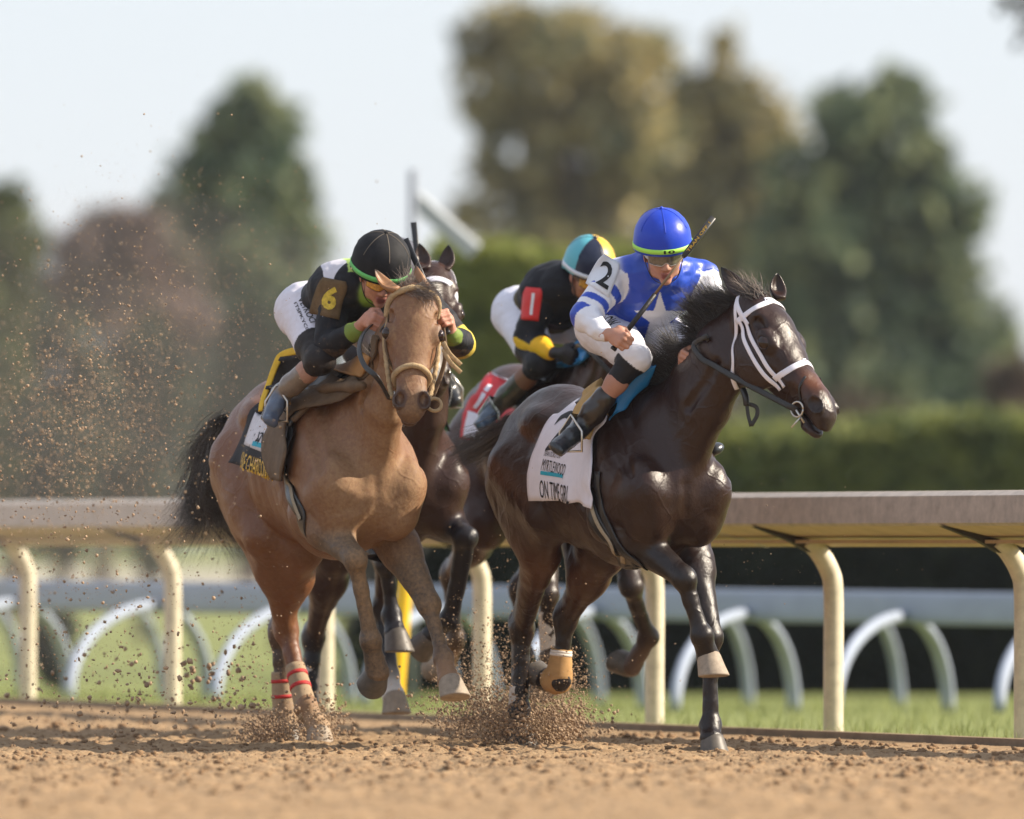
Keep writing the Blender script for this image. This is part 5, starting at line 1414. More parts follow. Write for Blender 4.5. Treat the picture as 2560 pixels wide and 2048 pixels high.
# ---------------------------------------------------------------- manes, forelocks, tails, leg wraps (parts of the horses)
def crest(K, pix, n, seed, jit=.012):
    P_ = np.array([on(K, *q) for q in pix]); P_ = catmull(P_, 60); g = np.random.default_rng(seed)
    i = g.integers(0, 60, n); return P_[i] + g.normal(0, jit, (n, 3)), i / 59
def tail(K, guide, n, r0, s0, s1, m_, seed, wisp=.25, name='tail'):
    g = np.random.default_rng(seed); G_ = catmull(np.array(guide), 13); T = np.gradient(G_, axis=0); pts = []; k = g.normal(size=(n, 3)); k2 = g.normal(size=(n, 3)); ln = np.where(g.random(n) < .7, g.uniform(.75, 1.0, n), g.uniform(.35, 1.12, n))
    ph = g.uniform(0, 6.28, n); V = []; m = 13 * 3
    for i in range(13):
        t = i / 12; tt = np.clip(t * ln, 0, 1.1) * 12; j = np.minimum(tt.astype(int), 11); f = (tt - j)[:, None]
        c = G_[j] * (1 - f) + G_[j + 1] * f
        sp = s0 + (s1 - s0) * (t ** 1.3)
        pts.append(c + k * sp + k2 * (np.sin(t * 4 + ph) * sp * wisp)[:, None])
    pts = np.array(pts); D = np.gradient(pts, axis=0); D /= np.linalg.norm(D, axis=2)[..., None] + 1e-9
    A = np.cross(D, np.array([.3, .9, .2])); A /= np.linalg.norm(A, axis=2)[..., None] + 1e-9; B_ = np.cross(D, A); rr = (r0 * g.uniform(.6, 1.4, n))[:, None]
    rows = []
    for i in range(13):
        t = 1 - (i / 12) ** 2 * .9
        for q in range(3):
            a = q * 2.094; rows.append(pts[i] + (A[i] * math.cos(a) + B_[i] * math.sin(a)) * rr * t)
    V = np.array(rows).transpose(1, 0, 2).reshape(-1, 3); qd = []
    for i in range(12):
        for q in range(3): qd.append((i * 3 + q, i * 3 + (q + 1) % 3, (i + 1) * 3 + (q + 1) % 3, (i + 1) * 3 + q))
    Q = (np.arange(n)[:, None, None] * m + np.array(qd)[None]).reshape(-1, 4)
    return K['th'].part(name, V, Q, m_)
p = F1.pk
tail(K1, [p(560, 1060, -1.20), p(535, 1105, -1.36), p(520, 1200, -1.50), p(495, 1290, -1.62), p(450, 1350, -1.74)], 1500, .0011, .020, .062, M_HAIR_D, 1)
tail(K1, [p(560, 1070, -1.22), p(535, 1095, -1.34), p(505, 1110, -1.46), p(480, 1150, -1.56), p(475, 1200, -1.62)], 200, .0010, .012, .045, M_HAIR_D, 2)
tail(K1, [p(545, 1120, -1.25), p(525, 1220, -1.34), p(545, 1300, -1.42), p(585, 1350, -1.46), p(600, 1400, -1.48)], 260, .0010, .02, .04, M_HAIR_D, 3)
def tufts(K, roots, dirw, lens, r0, curl, m_, seed, name='mane', seg=7, grav=.04):
    n = len(roots); g = np.random.default_rng(seed); d = np.array([K['F'].dl(dirw)] * n) + g.normal(0, .28, (n, 3))
    V, Q = strands(roots, d, lens, r0, curl, seg, grav, seed); return K['th'].part(name, V, Q, m_)
g = np.random.default_rng(3)
P0 = K1['poll']; rt = P0 + K1['u'] * g.uniform(-.045, .05, 520)[:, None] + K1['f'] * g.uniform(-.02, .035, 520)[:, None] + K1['n'] * g.uniform(.0, .05, 520)[:, None]
tufts(K1, rt, (.75, -.55, .30), g.uniform(.05, .13, 520), .0013, .28, M_HAIR_G, 4, 'forelock', grav=.10)
rt = P0 + K1['u'] * g.uniform(-.05, .03, 60)[:, None] + K1['n'] * g.uniform(-.01, .03, 60)[:, None]
tufts(K1, rt, (-.25, -.1, 1), g.uniform(.05, .13, 60), .0013, .35, M_HAIR_G, 5, 'forelock', grav=.0)
nk = K1['neck']; rts = []
for t in np.linspace(0, 1, 700):
    i = min(int(t * 3), 2); f = t * 3 - i; c = np.asarray(nk[i][0], float) * (1 - f) + np.asarray(nk[i + 1][0], float) * f; hh = nk[i][2] * (1 - f) + nk[i + 1][2] * f
    rts.append(np.asarray(c) + np.array([-.45, g.normal(0, .015), .9]) * hh * .95)
tufts(K1, np.array(rts), (.25, .5, .45), g.uniform(.06, .14, 700), .0015, .25, M_HAIR_G, 6)
# dark horse: mane blown up and back
def crest_roots(K, n, seed, lo=.0, hi=1.0, back=-.62, up=.80, sc=.96):
    g = np.random.default_rng(seed); nk = K['neck']; out = []
    for t in g.uniform(lo, hi, n):
        i = min(int(t * 3), 2); f = t * 3 - i; c = np.asarray(nk[i][0], float) * (1 - f) + np.asarray(nk[i + 1][0], float) * f; hh = nk[i][2] * (1 - f) + nk[i + 1][2] * f
        ax = nrm(np.asarray(nk[i + 1][0], float) - np.asarray(nk[i][0], float)); up_ = np.array([0, 0, 1.0]); v = nrm(up_ - ax * (up_ @ ax))
        q = c + v * hh * sc + g.normal(0, .008, 3)
        out.append(np.array(K['bvh'].find_nearest(Vector(q))[0]))
    return np.array(out)
rt = crest_roots(K2, 4200, 8, .12, 1.0); g = np.random.default_rng(12)
clump = fbm(rt, 14, 2, 77)
d = np.array([F2.dl((-.72, .10, .42))] * len(rt)) + np.stack([clump * .2, clump * .3, clump * .75], 1) + g.normal(0, .16, (len(rt), 3))
V, Q = strands(rt, d, g.uniform(.05, .15, len(rt)) * (1 + .6 * clump), .0011, .12, 8, .03, 9); K2['th'].part('mane', V, Q, M_HAIR_D)
P0 = K2['poll']; rt = P0 + K2['u'] * g.uniform(-.04, .05, 500)[:, None] * 1.2 + K2['n'] * g.uniform(-.07, .05, 500)[:, None] - K2['f'] * g.uniform(-.01, .04, 500)[:, None]
rt = np.array([np.array(K2['bvh'].find_nearest(Vector(q))[0]) for q in rt])
tufts(K2, rt[:330], (-.55, .2, .65), g.uniform(.03, .09, 330), .0015, .35, M_HAIR_D, 10, 'forelock', grav=.05)
tufts(K2, rt[:90], (-.6, .1, .9), g.uniform(.08, .14, 90), .0012, .32, M_HAIR_G, 11, 'forelock', grav=.06)  # grey tufts: light on the dark hair, put into the strand colour
p = F2.pk
tail(K2, [p(1290, 1060, -1.20), p(1245, 1090, -1.36), p(1200, 1115, -1.60), p(1165, 1128, -1.80), p(1140, 1150, -1.92)], 750, .0012, .022, .038, M_HAIR_D, 13)
for K_, nn in ((K3, 1), (K4, 2)):
    tail(K_, [np.array([-1.18, 0, 1.36]), np.array([-1.35, .02, 1.32]), np.array([-1.55, .05, 1.18]), np.array([-1.75, .06, 1.00])], 400, .002, .025, .05, M_HAIR_D, 20 + nn)
    rt = crest_roots(K_, 900, 30 + nn, .05, 1.0); d = np.array([K_['F'].dl((-.5, .3, .6))] * len(rt)) + g.normal(0, .25, (len(rt), 3))
    V, Q = strands(rt, d, g.uniform(.06, .13, len(rt)), .002, .2, 6, .05, 40 + nn); K_['th'].part('mane', V, Q, M_HAIR_D)
def wrap(K, a, b, t0, t1, r0, r1, bands, m_, mb=None, extra=None):
    P_ = [a + (b - a) * t for t in np.linspace(t0, t1, 12)]; r0, r1 = r0 * 1.07, r1 * 1.05; rr = list(np.linspace(r0, r1, 12))
    if extra is not None: P_ += [b + (extra - b) * t for t in (.25, .5)]; rr += [r1 * 1.05, r1 * .92]
    bk = np.array([-.010, 0, 0]); v, fq = tube(np.array(P_) + bk, rr, 16)
    v = v + fbm(v, 60, 2, 3)[:, None] * .0012
    o = K['th'].part('leg_wrap', v, fq, m_)
    for t in bands:
        c = a + (b - a) * t; c2 = a + (b - a) * (t + .045); r_ = r0 + (r1 - r0) * (t - t0) / (t1 - t0) + .0025
        v, fq = tube(np.array([c, c2]) + bk, r_, 16); K['th'].part('band', v, fq, mb, parent=o)
WRT = mat('dusty_leg_wrap', (.34, .25, .165), .9, .1, noise=(25, .2), bump=(120, .4, .003)); WRW = mat('white_leg_wrap', (.66, .60, .54), .9, .1, noise=(16, .16), bump=(120, .3, .002)); REDB = mat('red_tape', (.45, .02, .02), .7)
wrap(K1, K1['hr']['hock'], K1['hr']['fet'], .46, 1.0, .041, .047, (.56, .72), WRT, REDB, K1['hr']['cor'])
wrap(K1, K1['hl']['hock'], K1['hl']['fet'], .50, 1.0, .044, .050, (.60, .80), WRT, REDB, K1['hl']['cor'])
wrap(K2, K2['hr']['hock'], K2['hr']['fet'], .70, 1.0, .040, .044, (), WRW)
wrap(K2, K2['hl']['hock'], K2['hl']['fet'], .50, 1.0, .042, .060, (.52, .565), mat('orange_dusty_wrap', (.40, .235, .10), .9, .1, noise=(20, .2)), WRW, K2['hl']['cor'])
wrap(K4, K4['hr']['hock'], K4['hr']['fet'], .45, 1.0, .040, .046, (), WRW)
wrap(K3, K3['fr']['knee'], K3['fr']['fet'], .25, .95, .038, .042, (), WRW)

# ---------------------------------------------------------------- saddle towels, saddles, girths
def tackthing(name, label, cat, K, base=(0, 0, 1.3), group=None): return Thing(name, label, cat, K['F'], base, group)
TW = 'saddle towels with printed names'
# dark horse: white towel
v, fq, G = cloth(K2, [('x', -.34, 0.02), ('x', -.33, .30), ('x', -.32, .60), (1384, 1048), (1355, 1105), (1338, 1164), (1335, 1247)],
                 [('x', .10, 0.02), ('x', .14, .45), ('x', .22, .8), (1491, 1100), (1490, 1160), (1488, 1215), (1494, 1263)], n=30, m=34, flap=.012)
th = tackthing('saddle_towel', 'white saddle towel with black and teal lettering on the dark brown horse', 'saddle towel', K2, group=TW)
cl = sub(th, 'cloth', (v, fq), CL_W); cb2 = bvh_of(v, fq)
part_text(th, cl, text_on(K2, 'ON TIME GIRL', cb2, (1350, 1222), (1424, 1238), .078), INK)
part_text(th, cl, text_on(K2, 'MYRTLEWOOD', cb2, (1356, 1161), (1413, 1176), .050), INK)
part_text(th, cl, text_on(K2, '', cb2, (1352, 1182), (1408, 1191), .016, geom=poly_geom([(-1, -1), (1, -1), (1, 1), (-1, 1)])), TEAL)
part_text(th, cl, text_on(K2, 'DEAN DOROTON', cb2, (1362, 1133), (1402, 1140), .022), INK)
part_text(th, cl, text_on(K2, '2', cb2, (1378, 1078), (1424, 1072), .17, bold=.02), INK)
# bay: black towel with white panel and gold name
XL1 = cyl(K1, on(K1, 637, 1029))[0]
v, fq, G = cloth(K1, [('x', XL1, .02), ('x', XL1, .35), ('x', XL1, .65), (637, 1029), (608, 1113), (588, 1159)],
                 [('x', .12, .02), ('x', .18, .5), (748, 1010), (738, 1064), (736, 1110), (722, 1200)], n=26, m=30, flap=.012)
th = tackthing('saddle_towel', 'black saddle towel with a white panel and gold name on the muddy bay horse', 'saddle towel', K1, group=TW)
cl = sub(th, 'cloth', (v, fq), CL_K); cb1 = bvh_of(v, fq)
def panel(K, cb, left, right, m_, th, off=.003, n=16, m=10):
    def one(e):
        r_ = cast(K['F'], cb, *e)
        return r_[0] if r_ else np.array(cb.find_nearest(Vector(on(K, *e)))[0])
    def ed(E): return catmull(np.array([one(e) for e in E]), m)
    L_, R_ = ed(left), ed(right); Gp = np.zeros((n, m, 3))
    for i in range(n):
        for j in range(m):
            q = L_[j] * (1 - i / (n - 1)) + R_[j] * i / (n - 1); r_ = cb.find_nearest(Vector(q)); out_ = np.array([0, q[1], q[2] - ZC]); out_ /= np.linalg.norm(out_)
            Gp[i, j] = np.array(r_[0]) + out_ * off
    v, fq, _ = sheet(Gp, .002); return v, fq
try:
    pw = panel(K1, cb1, [(640, 1032), (625, 1070), (612, 1112)], [(722, 1060), (716, 1100), (706, 1150)], CL_WM, th)
    wp = sub(th, 'white_panel', pw, CL_WM, parent=cl); wb = bvh_of(*pw)
    part_text(th, wp, text_on(K1, 'WOOD', wb, (643, 1096), (700, 1108), .060), INK)
    part_text(th, wp, text_on(K1, '', wb, (632, 1108), (690, 1126), .020, geom=poly_geom([(-1, -1), (1, -1), (1, 1), (-1, 1)])), TEAL)
except Exception as e_: print('panel', e_)
part_text(th, cl, text_on(K1, 'A FINE CHARDONNAY', cb1, (604, 1146), (706, 1186), .075, bold=.004), GOLD)
# third: red and white towel
v, fq, G = cloth(K3, [('x', -.36, .02), ('x', -.35, .35), (1225, 940), (1200, 985), (1175, 1020), (1162, 1060), (1158, 1098)],
                 [('x', .10, .02), ('x', .12, .45), (1340, 960), (1310, 1010), (1290, 1050), (1280, 1090), (1270, 1105)], n=24, m=26)
th = tackthing('saddle_towel', 'red and white saddle towel on the horse behind the dark one', 'saddle towel', K3, group=TW)
cl = sub(th, 'cloth', (v, fq), CL_R); cb3 = bvh_of(v, fq)
for (l_, r_, nm, mm) in (([(1172, 1028), (1164, 1062), (1160, 1094)], [(1220, 1045), (1215, 1075), (1212, 1098)], 'white_panel', CL_W), ([(1300, 882), (1262, 905), (1240, 940)], [(1318, 885), (1275, 912), (1246, 945)], 'white_stripe', CL_W), ([(1222, 962), (1200, 995), (1184, 1020)], [(1232, 965), (1210, 998), (1192, 1024)], 'white_stripe', CL_W)):
    try: sub(th, nm, panel(K3, cb3, l_, r_, mm, th), mm, parent=cl)
    except Exception as e_: print('panel3', nm, e_)
# fourth: green and white towel edge
v, fq, G = cloth(K4, [('x', -.42, .02), ('x', -.45, -.5), ('x', -.48, -1.2)], [('x', .04, .02), ('x', .05, -.5), ('x', .03, -1.25)], n=14, m=16)
sub(tackthing('saddle_towel', 'green saddle towel on the brown horse with the white blaze', 'saddle towel', K4, group=TW), 'cloth', (v, fq), fabric('green_towel', (.02, .22, .08), .6))
SADG = 'racing saddles'
def saddle(K, label, x0=-.16, x1=.24):
    v, fq, G = cloth(K, [('x', x0, -.55), ('x', x0 - .02, 0.), ('x', x0, .55)], [('x', x1, -.45), ('x', x1 + .02, 0.), ('x', x1, .45)], n=16, m=18, off=.035, th_=.014)
    th = tackthing('racing_saddle', label, 'saddle', K, group=SADG); sub(th, 'seat', (v, fq), LEA_K)
    for s in (-1, 1):
        v, fq, G = cloth(K, [('x', .0, s * .35), ('x', .0, s * .9)], [('x', .20, s * .35), ('x', .17, s * .95)], n=8, m=10, off=.03, th_=.005); 
        if s < 0: fq = [q[::-1] for q in fq]
        sub(th, 'flap', (v, fq), LEA_K)
    return th
SD1 = saddle(K1, 'small black racing saddle under the rider in muddy black'); SD2 = saddle(K2, 'small black racing saddle under the rider in blue')
SD3 = saddle(K3, 'small black racing saddle under the rider with red arm tag'); SD4 = saddle(K4, 'small black racing saddle under the hidden rider in grey cap')
# front pads
th = tackthing('saddle_pad', 'bright blue saddle pad with tan edge on the dark brown horse', 'saddle pad', K2, group='blue saddle pads')
def quad(K, cs, off, th_, n=14, m=14, wav=.004, seed=1):
    A_, B_, C_, D_ = [np.asarray(c, float) for c in cs]; G = np.zeros((n, m, 3))
    for i in range(n):
        for j in range(m):
            u, v = i / (n - 1), j / (m - 1); q = (A_ * (1 - u) + B_ * u) * (1 - v) + (D_ * (1 - u) + C_ * u) * v
            h_ = K['bvh'].find_nearest(Vector(q)); s_, nn = np.array(h_[0]), np.array(h_[1]); d = (q - s_) @ nn
            if d < off: q = q + nn * (off - d)
            G[i, j] = q
    for _ in range(2): G[1:-1, 1:-1] = (G[:-2, 1:-1] + G[2:, 1:-1] + G[1:-1, :-2] + G[1:-1, 2:]) / 4
    G = G + (fbm(G.reshape(-1, 3), 22, 2, seed).reshape(n, m) * wav)[..., None] * K['F'].dl((-.6, -.8, 0))
    v, fq, _ = sheet(G, th_); return v, fq
p = F2.pk
sub(th, 'pad', quad(K2, [p(1508, 962, .17), p(1632, 912, .33), on(K2, 1575, 1000), on(K2, 1521, 1043)], .04, .010), PADB)
sub(th, 'pad_fold', quad(K2, [p(1560, 945, .24), p(1640, 912, .35), on(K2, 1612, 975), on(K2, 1530, 1058)], .02, .008, seed=4), PADB)
sub(th, 'pad_edge', quad(K2, [on(K2, 1490, 1008), on(K2, 1530, 982), on(K2, 1523, 1048), on(K2, 1484, 1088)], .05, .03), PADT)
sub(th, 'pad_edge', quad(K2, [on(K2, 1484, 1084), on(K2, 1523, 1046), on(K2, 1500, 1112), on(K2, 1485, 1106)], .05, .03), PADT)
th = tackthing('saddle_pad', 'bright blue saddle pad under the glove of the rider with red arm tag', 'saddle pad', K3, group='blue saddle pads')
v, fq, G = cloth(K3, [('x', -.08, .05), (1345, 925), (1330, 965)], [('x', .15, .05), (1420, 905), (1370, 950)], n=12, m=12, off=.06, th_=.012); sub(th, 'pad', (v, fq), PADB)
v, fq, G = cloth(K3, [(1338, 962), (1305, 1000)], [(1352, 955), (1318, 1000)], n=6, m=10, off=.05, th_=.02); sub(th, 'pad_edge', (v, fq), PADT)
# girths
def girth(K, label, p1, w, m_, inner=None, pin=None, far=True):
    th = tackthing('girth', label, 'girth', K, (0, 0, 1.0), 'girths')
    pts = [on(K, *q) for q in p1]; e = pts[-1]
    xe = min(e[0], .16); ring_ = [np.array([e[0] * .5 + xe * .5, e[1] * .5, .78]), np.array([xe, 0, .76]), np.array([xe, .14, .80]), np.array([xe - .02, .27, 1.0]), np.array([xe - .02, .30, 1.25])]
    sub(th, 'strap', strap(K['bvh'], pts + ring_, w, .006, .004, 60), m_)
    if pin:
        sub(th, 'elastic', strap(K['bvh'], [on(K, *q) for q in pin], w * .28, .006, .012, 30), inner)
    return th
gt = girth(K2, 'black girth with a pale elastic running under the dark brown horse', [(1478, 1255), (1500, 1320), (1530, 1370), (1570, 1412)], .075, LEA_K, ELAS, [(1485, 1262), (1510, 1325), (1538, 1372), (1560, 1400)])
girth(K2, 'narrow black overgirth in front of the wider girth on the dark brown horse', [(1497, 1180), (1503, 1250), (1525, 1320), (1565, 1385), (1610, 1418)], .040, LEA_K)
girth(K1, 'muddy girth with doubled elastic straps under the bay horse', [(716, 1180), (728, 1225), (744, 1265), (756, 1300)], .075, LEA_K, ELAS, [(722, 1200), (738, 1245), (752, 1285), (757, 1300)])
# bay: muddy leather flap and knotted rein beside the rider's boot
th = tackthing('overgirth', 'mud caked brown overgirth hanging beside the boot on the bay horse', 'overgirth', K1)
v, fq, G = cloth(K1, [(745, 985), (700, 1060), (680, 1130), (708, 1196)], [(790, 965), (742, 1062), (742, 1140), (728, 1200)], n=10, m=22, off=.045, th_=.006); sub(th, 'flap', (v, fq), LEA_M)
v, fq, G = cloth(K1, [(765, 945), (740, 985), (735, 1035)], [(812, 935), (775, 975), (752, 1040)], n=10, m=16, off=.055, th_=.012); sub(th, 'rolled_pad', (v, fq), LEA_O)
v, fq, G = cloth(K1, [(900, 850), (830, 905), (790, 940)], [(905, 880), (858, 925), (812, 960)], n=8, m=16, off=.02, th_=.01); sub(th, 'breastplate_strap', (v, fq), LEA_M)
kn_ = catmull([on(K1, 822, 945) + (.03, -.05, .0), on(K1, 812, 975) + (.03, -.05, 0), on(K1, 795, 1005) + (.03, -.04, 0), on(K1, 745, 1052) + (.02, -.03, 0)], 24)
sub(th, 'knotted_rein', tube(kn_, [.018 + .010 * math.sin(i * .9) ** 2 for i in range(16)] + [.014] * 8, 10), LEA_M)
th = tackthing('saddle_pad', 'black saddle pad with a yellow border behind the leg of the muddy rider', 'saddle pad', K1)
p = F1.pk
sub(th, 'pad', quad(K1, [p(700, 892, -.20), p(800, 882, -.02), p(790, 960, .05), on(K1, 655, 1010)], .03, .02), CL_K)
sub(th, 'pad', quad(K1, [p(664, 965, -.18), p(760, 950, .05), on(K1, 720, 1050), on(K1, 650, 1035)], .03, .015), CL_K)
yb = mat('yellow_border_band', (.72, .46, .04), .6, .3, noise=(30, .12))
yp = catmull([p(800, 880, -.02), p(752, 876, -.12), p(706, 888, -.20), p(690, 912, -.20), p(672, 960, -.19), p(656, 1003, -.15), p(651, 1028, -.13)], 30)
for i_ in range(30):
    h_ = K1['bvh'].find_nearest(Vector(yp[i_])); nn = np.array(h_[1]); d_ = (yp[i_] - np.array(h_[0])) @ nn
    if d_ < .045: yp[i_] = yp[i_] + nn * (.045 - d_)
sub(th, 'border', tube(yp, list(np.linspace(.020, .010, 30)), 8, flat=.35, nor=np.tile(F1.dl((-.3, -.9, .3)), (30, 1))), yb)
# yellow stirrup bar area: stirrups
STG = 'stirrup irons'
def stirrup(K, J, i, label):
    an, to = J['ankle'][i], J['toe'][i]; c = to * .45 + an * .55 + np.array([0, 0, -.01]); top = c + np.array([0, 0, .10]); F_ = K['F']
    d = nrm(to - an); lat = nrm(np.cross(d, (0, 0, 1)))
    sole = c + np.array([0, 0, -.055]); P_ = [sole + lat * .055, sole - lat * .055, c - lat * .055 + (0, 0, .03), top, c + lat * .055 + (0, 0, .03), sole + lat * .055]
    th = tackthing('stirrup', label, 'stirrup', K, tuple(sole), STG)
    sub(th, 'iron', tube(np.array(P_), .006, 8), STEELB); hang = np.array([.10, -.24 if an[1] < 0 else .24, 1.42])
    sub(th, 'leather', tube(catmull([top, top * .5 + hang * .5 + np.array([0, -.02 if an[1] < 0 else .02, 0]), hang], 12), .012, 8, flat=.25, nor=np.tile(np.array([0, -1. if an[1] < 0 else 1., 0]), (12, 1))), LEA_K)
for K_, J_, w_ in ((K1, J1, 'rider in muddy black'), (K2, J2, 'rider in blue'), (K3, J3, 'rider with red arm tag'), (K4, J4, 'hidden rider in grey cap')):
    stirrup(K_, J_, 0, 'steel stirrup at the right boot of the ' + w_); stirrup(K_, J_, 1, 'steel stirrup at the left boot of the ' + w_)

# ---------------------------------------------------------------- bridles and reins
BR = 'bridles'
def strip(th, K, name, pts, w, m_, n=40, thk=.005, off=.001, snap=True): return sub(th, name, strap(K['bvh'], pts, w, thk, off, n, snap), m_)
def round_band(th, K, name, pts, r_, m_, n=44):
    P_ = catmull(pts, n)
    for i in range(n):
        h_ = K['bvh'].find_nearest(Vector(P_[i])); P_[i] = np.array(h_[0]) + np.array(h_[1]) * r_ * .8
    for _ in range(2): P_[1:-1] = (P_[:-2] + 2 * P_[1:-1] + P_[2:]) / 4
    v, fq = tube(P_, r_, 12); v = v + fbm(v, 120, 2, 6)[:, None] * .0012; return sub(th, name, (v, fq), m_)
def bridle(K, label, m_, cheek, brow_r=None, nose_r=None, near=None, black=LEA_K, l_brow=.095, l_nose=.37, throat=True, group=BR, w=.022):
    H = K['H']; th = tackthing('bridle', label, 'bridle', K, tuple(K['poll']), group)
    bw = [H(l_brow + .07, -.075, -.07), H(l_brow + .03, -.072, -.03), H(l_brow, -.04, .02), H(l_brow - .01, 0, .03), H(l_brow, .04, .02), H(l_brow + .03, .072, -.03), H(l_brow + .07, .075, -.07)]
    nb_ = [H(l_nose + .03, -.05, -.11), H(l_nose + .02, -.06, -.07), H(l_nose - .005, -.035, -.015), H(l_nose - .015, 0, -.005), H(l_nose - .005, .035, -.015), H(l_nose + .02, .06, -.07), H(l_nose + .03, .05, -.11)]
    if near:
        def full(px):
            a = [on(K, *q) for q in px]; return a + [mirH(K, q) for q in a[::-1]]
        bw = full(near['brow']); nb_ = full(near['nose'])
    if brow_r: round_band(th, K, 'browband', bw, brow_r, m_)
    else: strip(th, K, 'browband', bw, .026, m_)
    if nose_r: round_band(th, K, 'noseband', nb_, nose_r, m_)
    else: strip(th, K, 'noseband', nb_, .028, m_)
    strip(th, K, 'crownpiece', [H(.10, -.075, -.05), H(.03, -.06, -.05), H(-.03, 0, -.04), H(.03, .06, -.05), H(.10, .075, -.05)], .024, m_)
    for s in (-1, 1):
        for o_, cc in cheek:
            if near:
                pn_ = [on(K, *q) for q in near['cheek' + ('2' if o_ < 0 else '')]]; strip(th, K, 'cheekpiece', pn_ if s < 0 else [mirH(K, q) for q in pn_], w, cc, thk=.006); continue
            strip(th, K, 'cheekpiece', [H(l_brow + .05, s * .075, -.06 + o_), H(.24, s * .075, -.085 + o_), H(.36, s * .06, -.10 + o_), H(.465, s * .05, -.105)], w, cc, thk=.006)
        sub(th, 'bit_ring', ring_geo(H(.475, s * .058, -.112), K['u'], .032, .0045), STEELB)
        if near:
            pn_ = [on(K, *q) for q in near['throat']]; pn_ = pn_ if s < 0 else [mirH(K, q) for q in pn_]
            strip(th, K, 'throatlatch', pn_, .020, m_); continue
        if throat: strip(th, K, 'throatlatch', [H(.12, s * .075, -.08), H(.18, s * .06, -.19), H(.22, s * .03, -.245), H(.23, 0, -.25)], .018, m_ if not brow_r else black)
    strip(th, K, 'curb_strap', [H(.47, -.05, -.13), H(.45, -.03, -.175), H(.45, 0, -.185), H(.45, .03, -.175), H(.47, .05, -.13)], .016, black)
    return th
br1 = bridle(K1, 'dusty rope like bridle with thick fleece browband and noseband on the bay', ROPE, [(0, LEA_M), (-.022, ROPE)], .0135, .0125, l_brow=.035, l_nose=.385)
br2 = bridle(K2, 'white bridle with doubled cheekpieces on the dark brown horse', WSTR, [(.012, WSTR), (-.018, WSTR)], l_brow=.10, l_nose=.365, w=.019, near=dict(
    brow=[(1842, 806), (1862, 790), (1890, 770), (1915, 759), (1938, 753)], nose=[(1936, 948), (1965, 930), (1995, 913), (2015, 905)],
    cheek=[(1848, 800), (1860, 845), (1882, 893), (1912, 938), (1952, 975)], cheek2=[(1862, 795), (1876, 838), (1898, 880), (1925, 925), (1962, 968)],
    throat=[(1842, 755), (1841, 800), (1839, 850), (1834, 900), (1832, 940), (1842, 972)]))
br4 = bridle(K4, 'white browband bridle on the brown horse with a blaze', WSTR, [(0, LEA_K)], l_brow=.085)
bridle(K3, 'black bridle on the hidden head of the horse behind', LEA_K, [(0, LEA_K)])
H = K2['H']
strip(br2, K2, 'drop_strap', [H(.40, -.035, -.02), H(.43, -.055, -.06), H(.47, -.055, -.10), H(.50, -.035, -.14), H(.52, 0, -.155)], .010, LEA_K)
strip(br2, K2, 'drop_strap', [H(.40, .035, -.02), H(.43, .055, -.06), H(.47, .055, -.10), H(.50, .035, -.14)], .010, LEA_K)
for d_ in ((.0, 0, 0), ):
    c = H(.475, -.062, -.115); sub(br2, 'bit_shank', tube([c, c + F2.dl((.035, -.01, -.055))], .005, 8), STEELB); sub(br2, 'bit_shank', tube([c + F2.dl((.02, -.02, -.03)), c + F2.dl((-.02, -.02, -.075))], .004, 8), STEELB)
p = F2.pk; q0 = H(.225, -.03, -.262)
sub(br2, 'buckle_keeper', tube(catmull([q0, q0 + F2.dl((.012, -.02, -.035)), q0 + F2.dl((.016, -.02, -.07))], 10), .014, 10), LEA_K)
sub(br2, 'strap_end', tube(catmull([q0 + F2.dl((.012, -.02, -.06)), q0 + F2.dl((.055, -.02, -.075)), q0 + F2.dl((.06, -.02, -.11)), q0 + F2.dl((.035, -.02, -.155))], 14), .009, 8, flat=.35, nor=np.tile(F2.dl((0, -1, 0)), (14, 1))), M_BLACKR)
sub(br2, 'strap_end', tube(catmull([q0 + F2.dl((.016, -.02, -.06)), q0 + F2.dl((.022, -.02, -.11)), q0 + F2.dl((.035, -.02, -.158))], 14), .008, 8, flat=.35, nor=np.tile(F2.dl((0, -1, 0)), (14, 1))), M_BLACKR)
H = K1['H']
for s in (-1, 1):       # knotted cord hanging beside the cheek
    P_ = [H(.15, s * .092, -.08), H(.25, s * .094, -.095), H(.34, s * .086, -.10), H(.42, s * .075, -.11), H(.48, s * .066, -.10)]
    P_ = catmull(P_, 40); rr = [.008 + .004 * abs(math.sin(i * .8)) for i in range(40)]; sub(br1, 'cord', tube(P_, rr, 8), ROPE)
c = H(.50, .085, -.10); sub(br1, 'cord_ring', ring_geo(c, K1['f'], .030, .008), ROPE)
for dz_ in (0, -.035):
    a = F1.pk(1108, 855 - dz_ * 500, .92); sub(br1, 'strap_end', tube(catmull([a, F1.pk(1124, 884 - dz_ * 560, .93), F1.pk(1152, 912 - dz_ * 560, .92)], 12), .010, 8, flat=.4, nor=np.tile(F1.dl((0, -1, 0)), (12, 1))), ROPE)
def rein(K, label, pts, w, m_, group='reins'):
    th = tackthing('rein', label, 'rein', K, tuple(pts[0]), group); n = 30; P_ = catmull(pts, n)
    nn = np.tile(K['F'].dl((-.5, -.8, .1)), (n, 1)); sub(th, 'strap', tube(P_, w / 2, 8, flat=.28, nor=nn), m_); return th
H = K1['H']; hold = J1['hold'][0]
rein(K1, 'black rein looping from the bay bit to the right hand of the muddy rider', [H(.475, -.075, -.12), F1.pk(943, 945, .95), F1.pk(912, 915, .88), F1.pk(898, 875, .80), F1.pk(908, 835, .72), hold], .024, LEA_K)
rein(K1, 'short rein from bit to the whip hand of the muddy rider', [H(.475, .075, -.12), F1.pk(1112, 900, .85), J1['hold'][1]], .022, LEA_M)
H = K2['H']
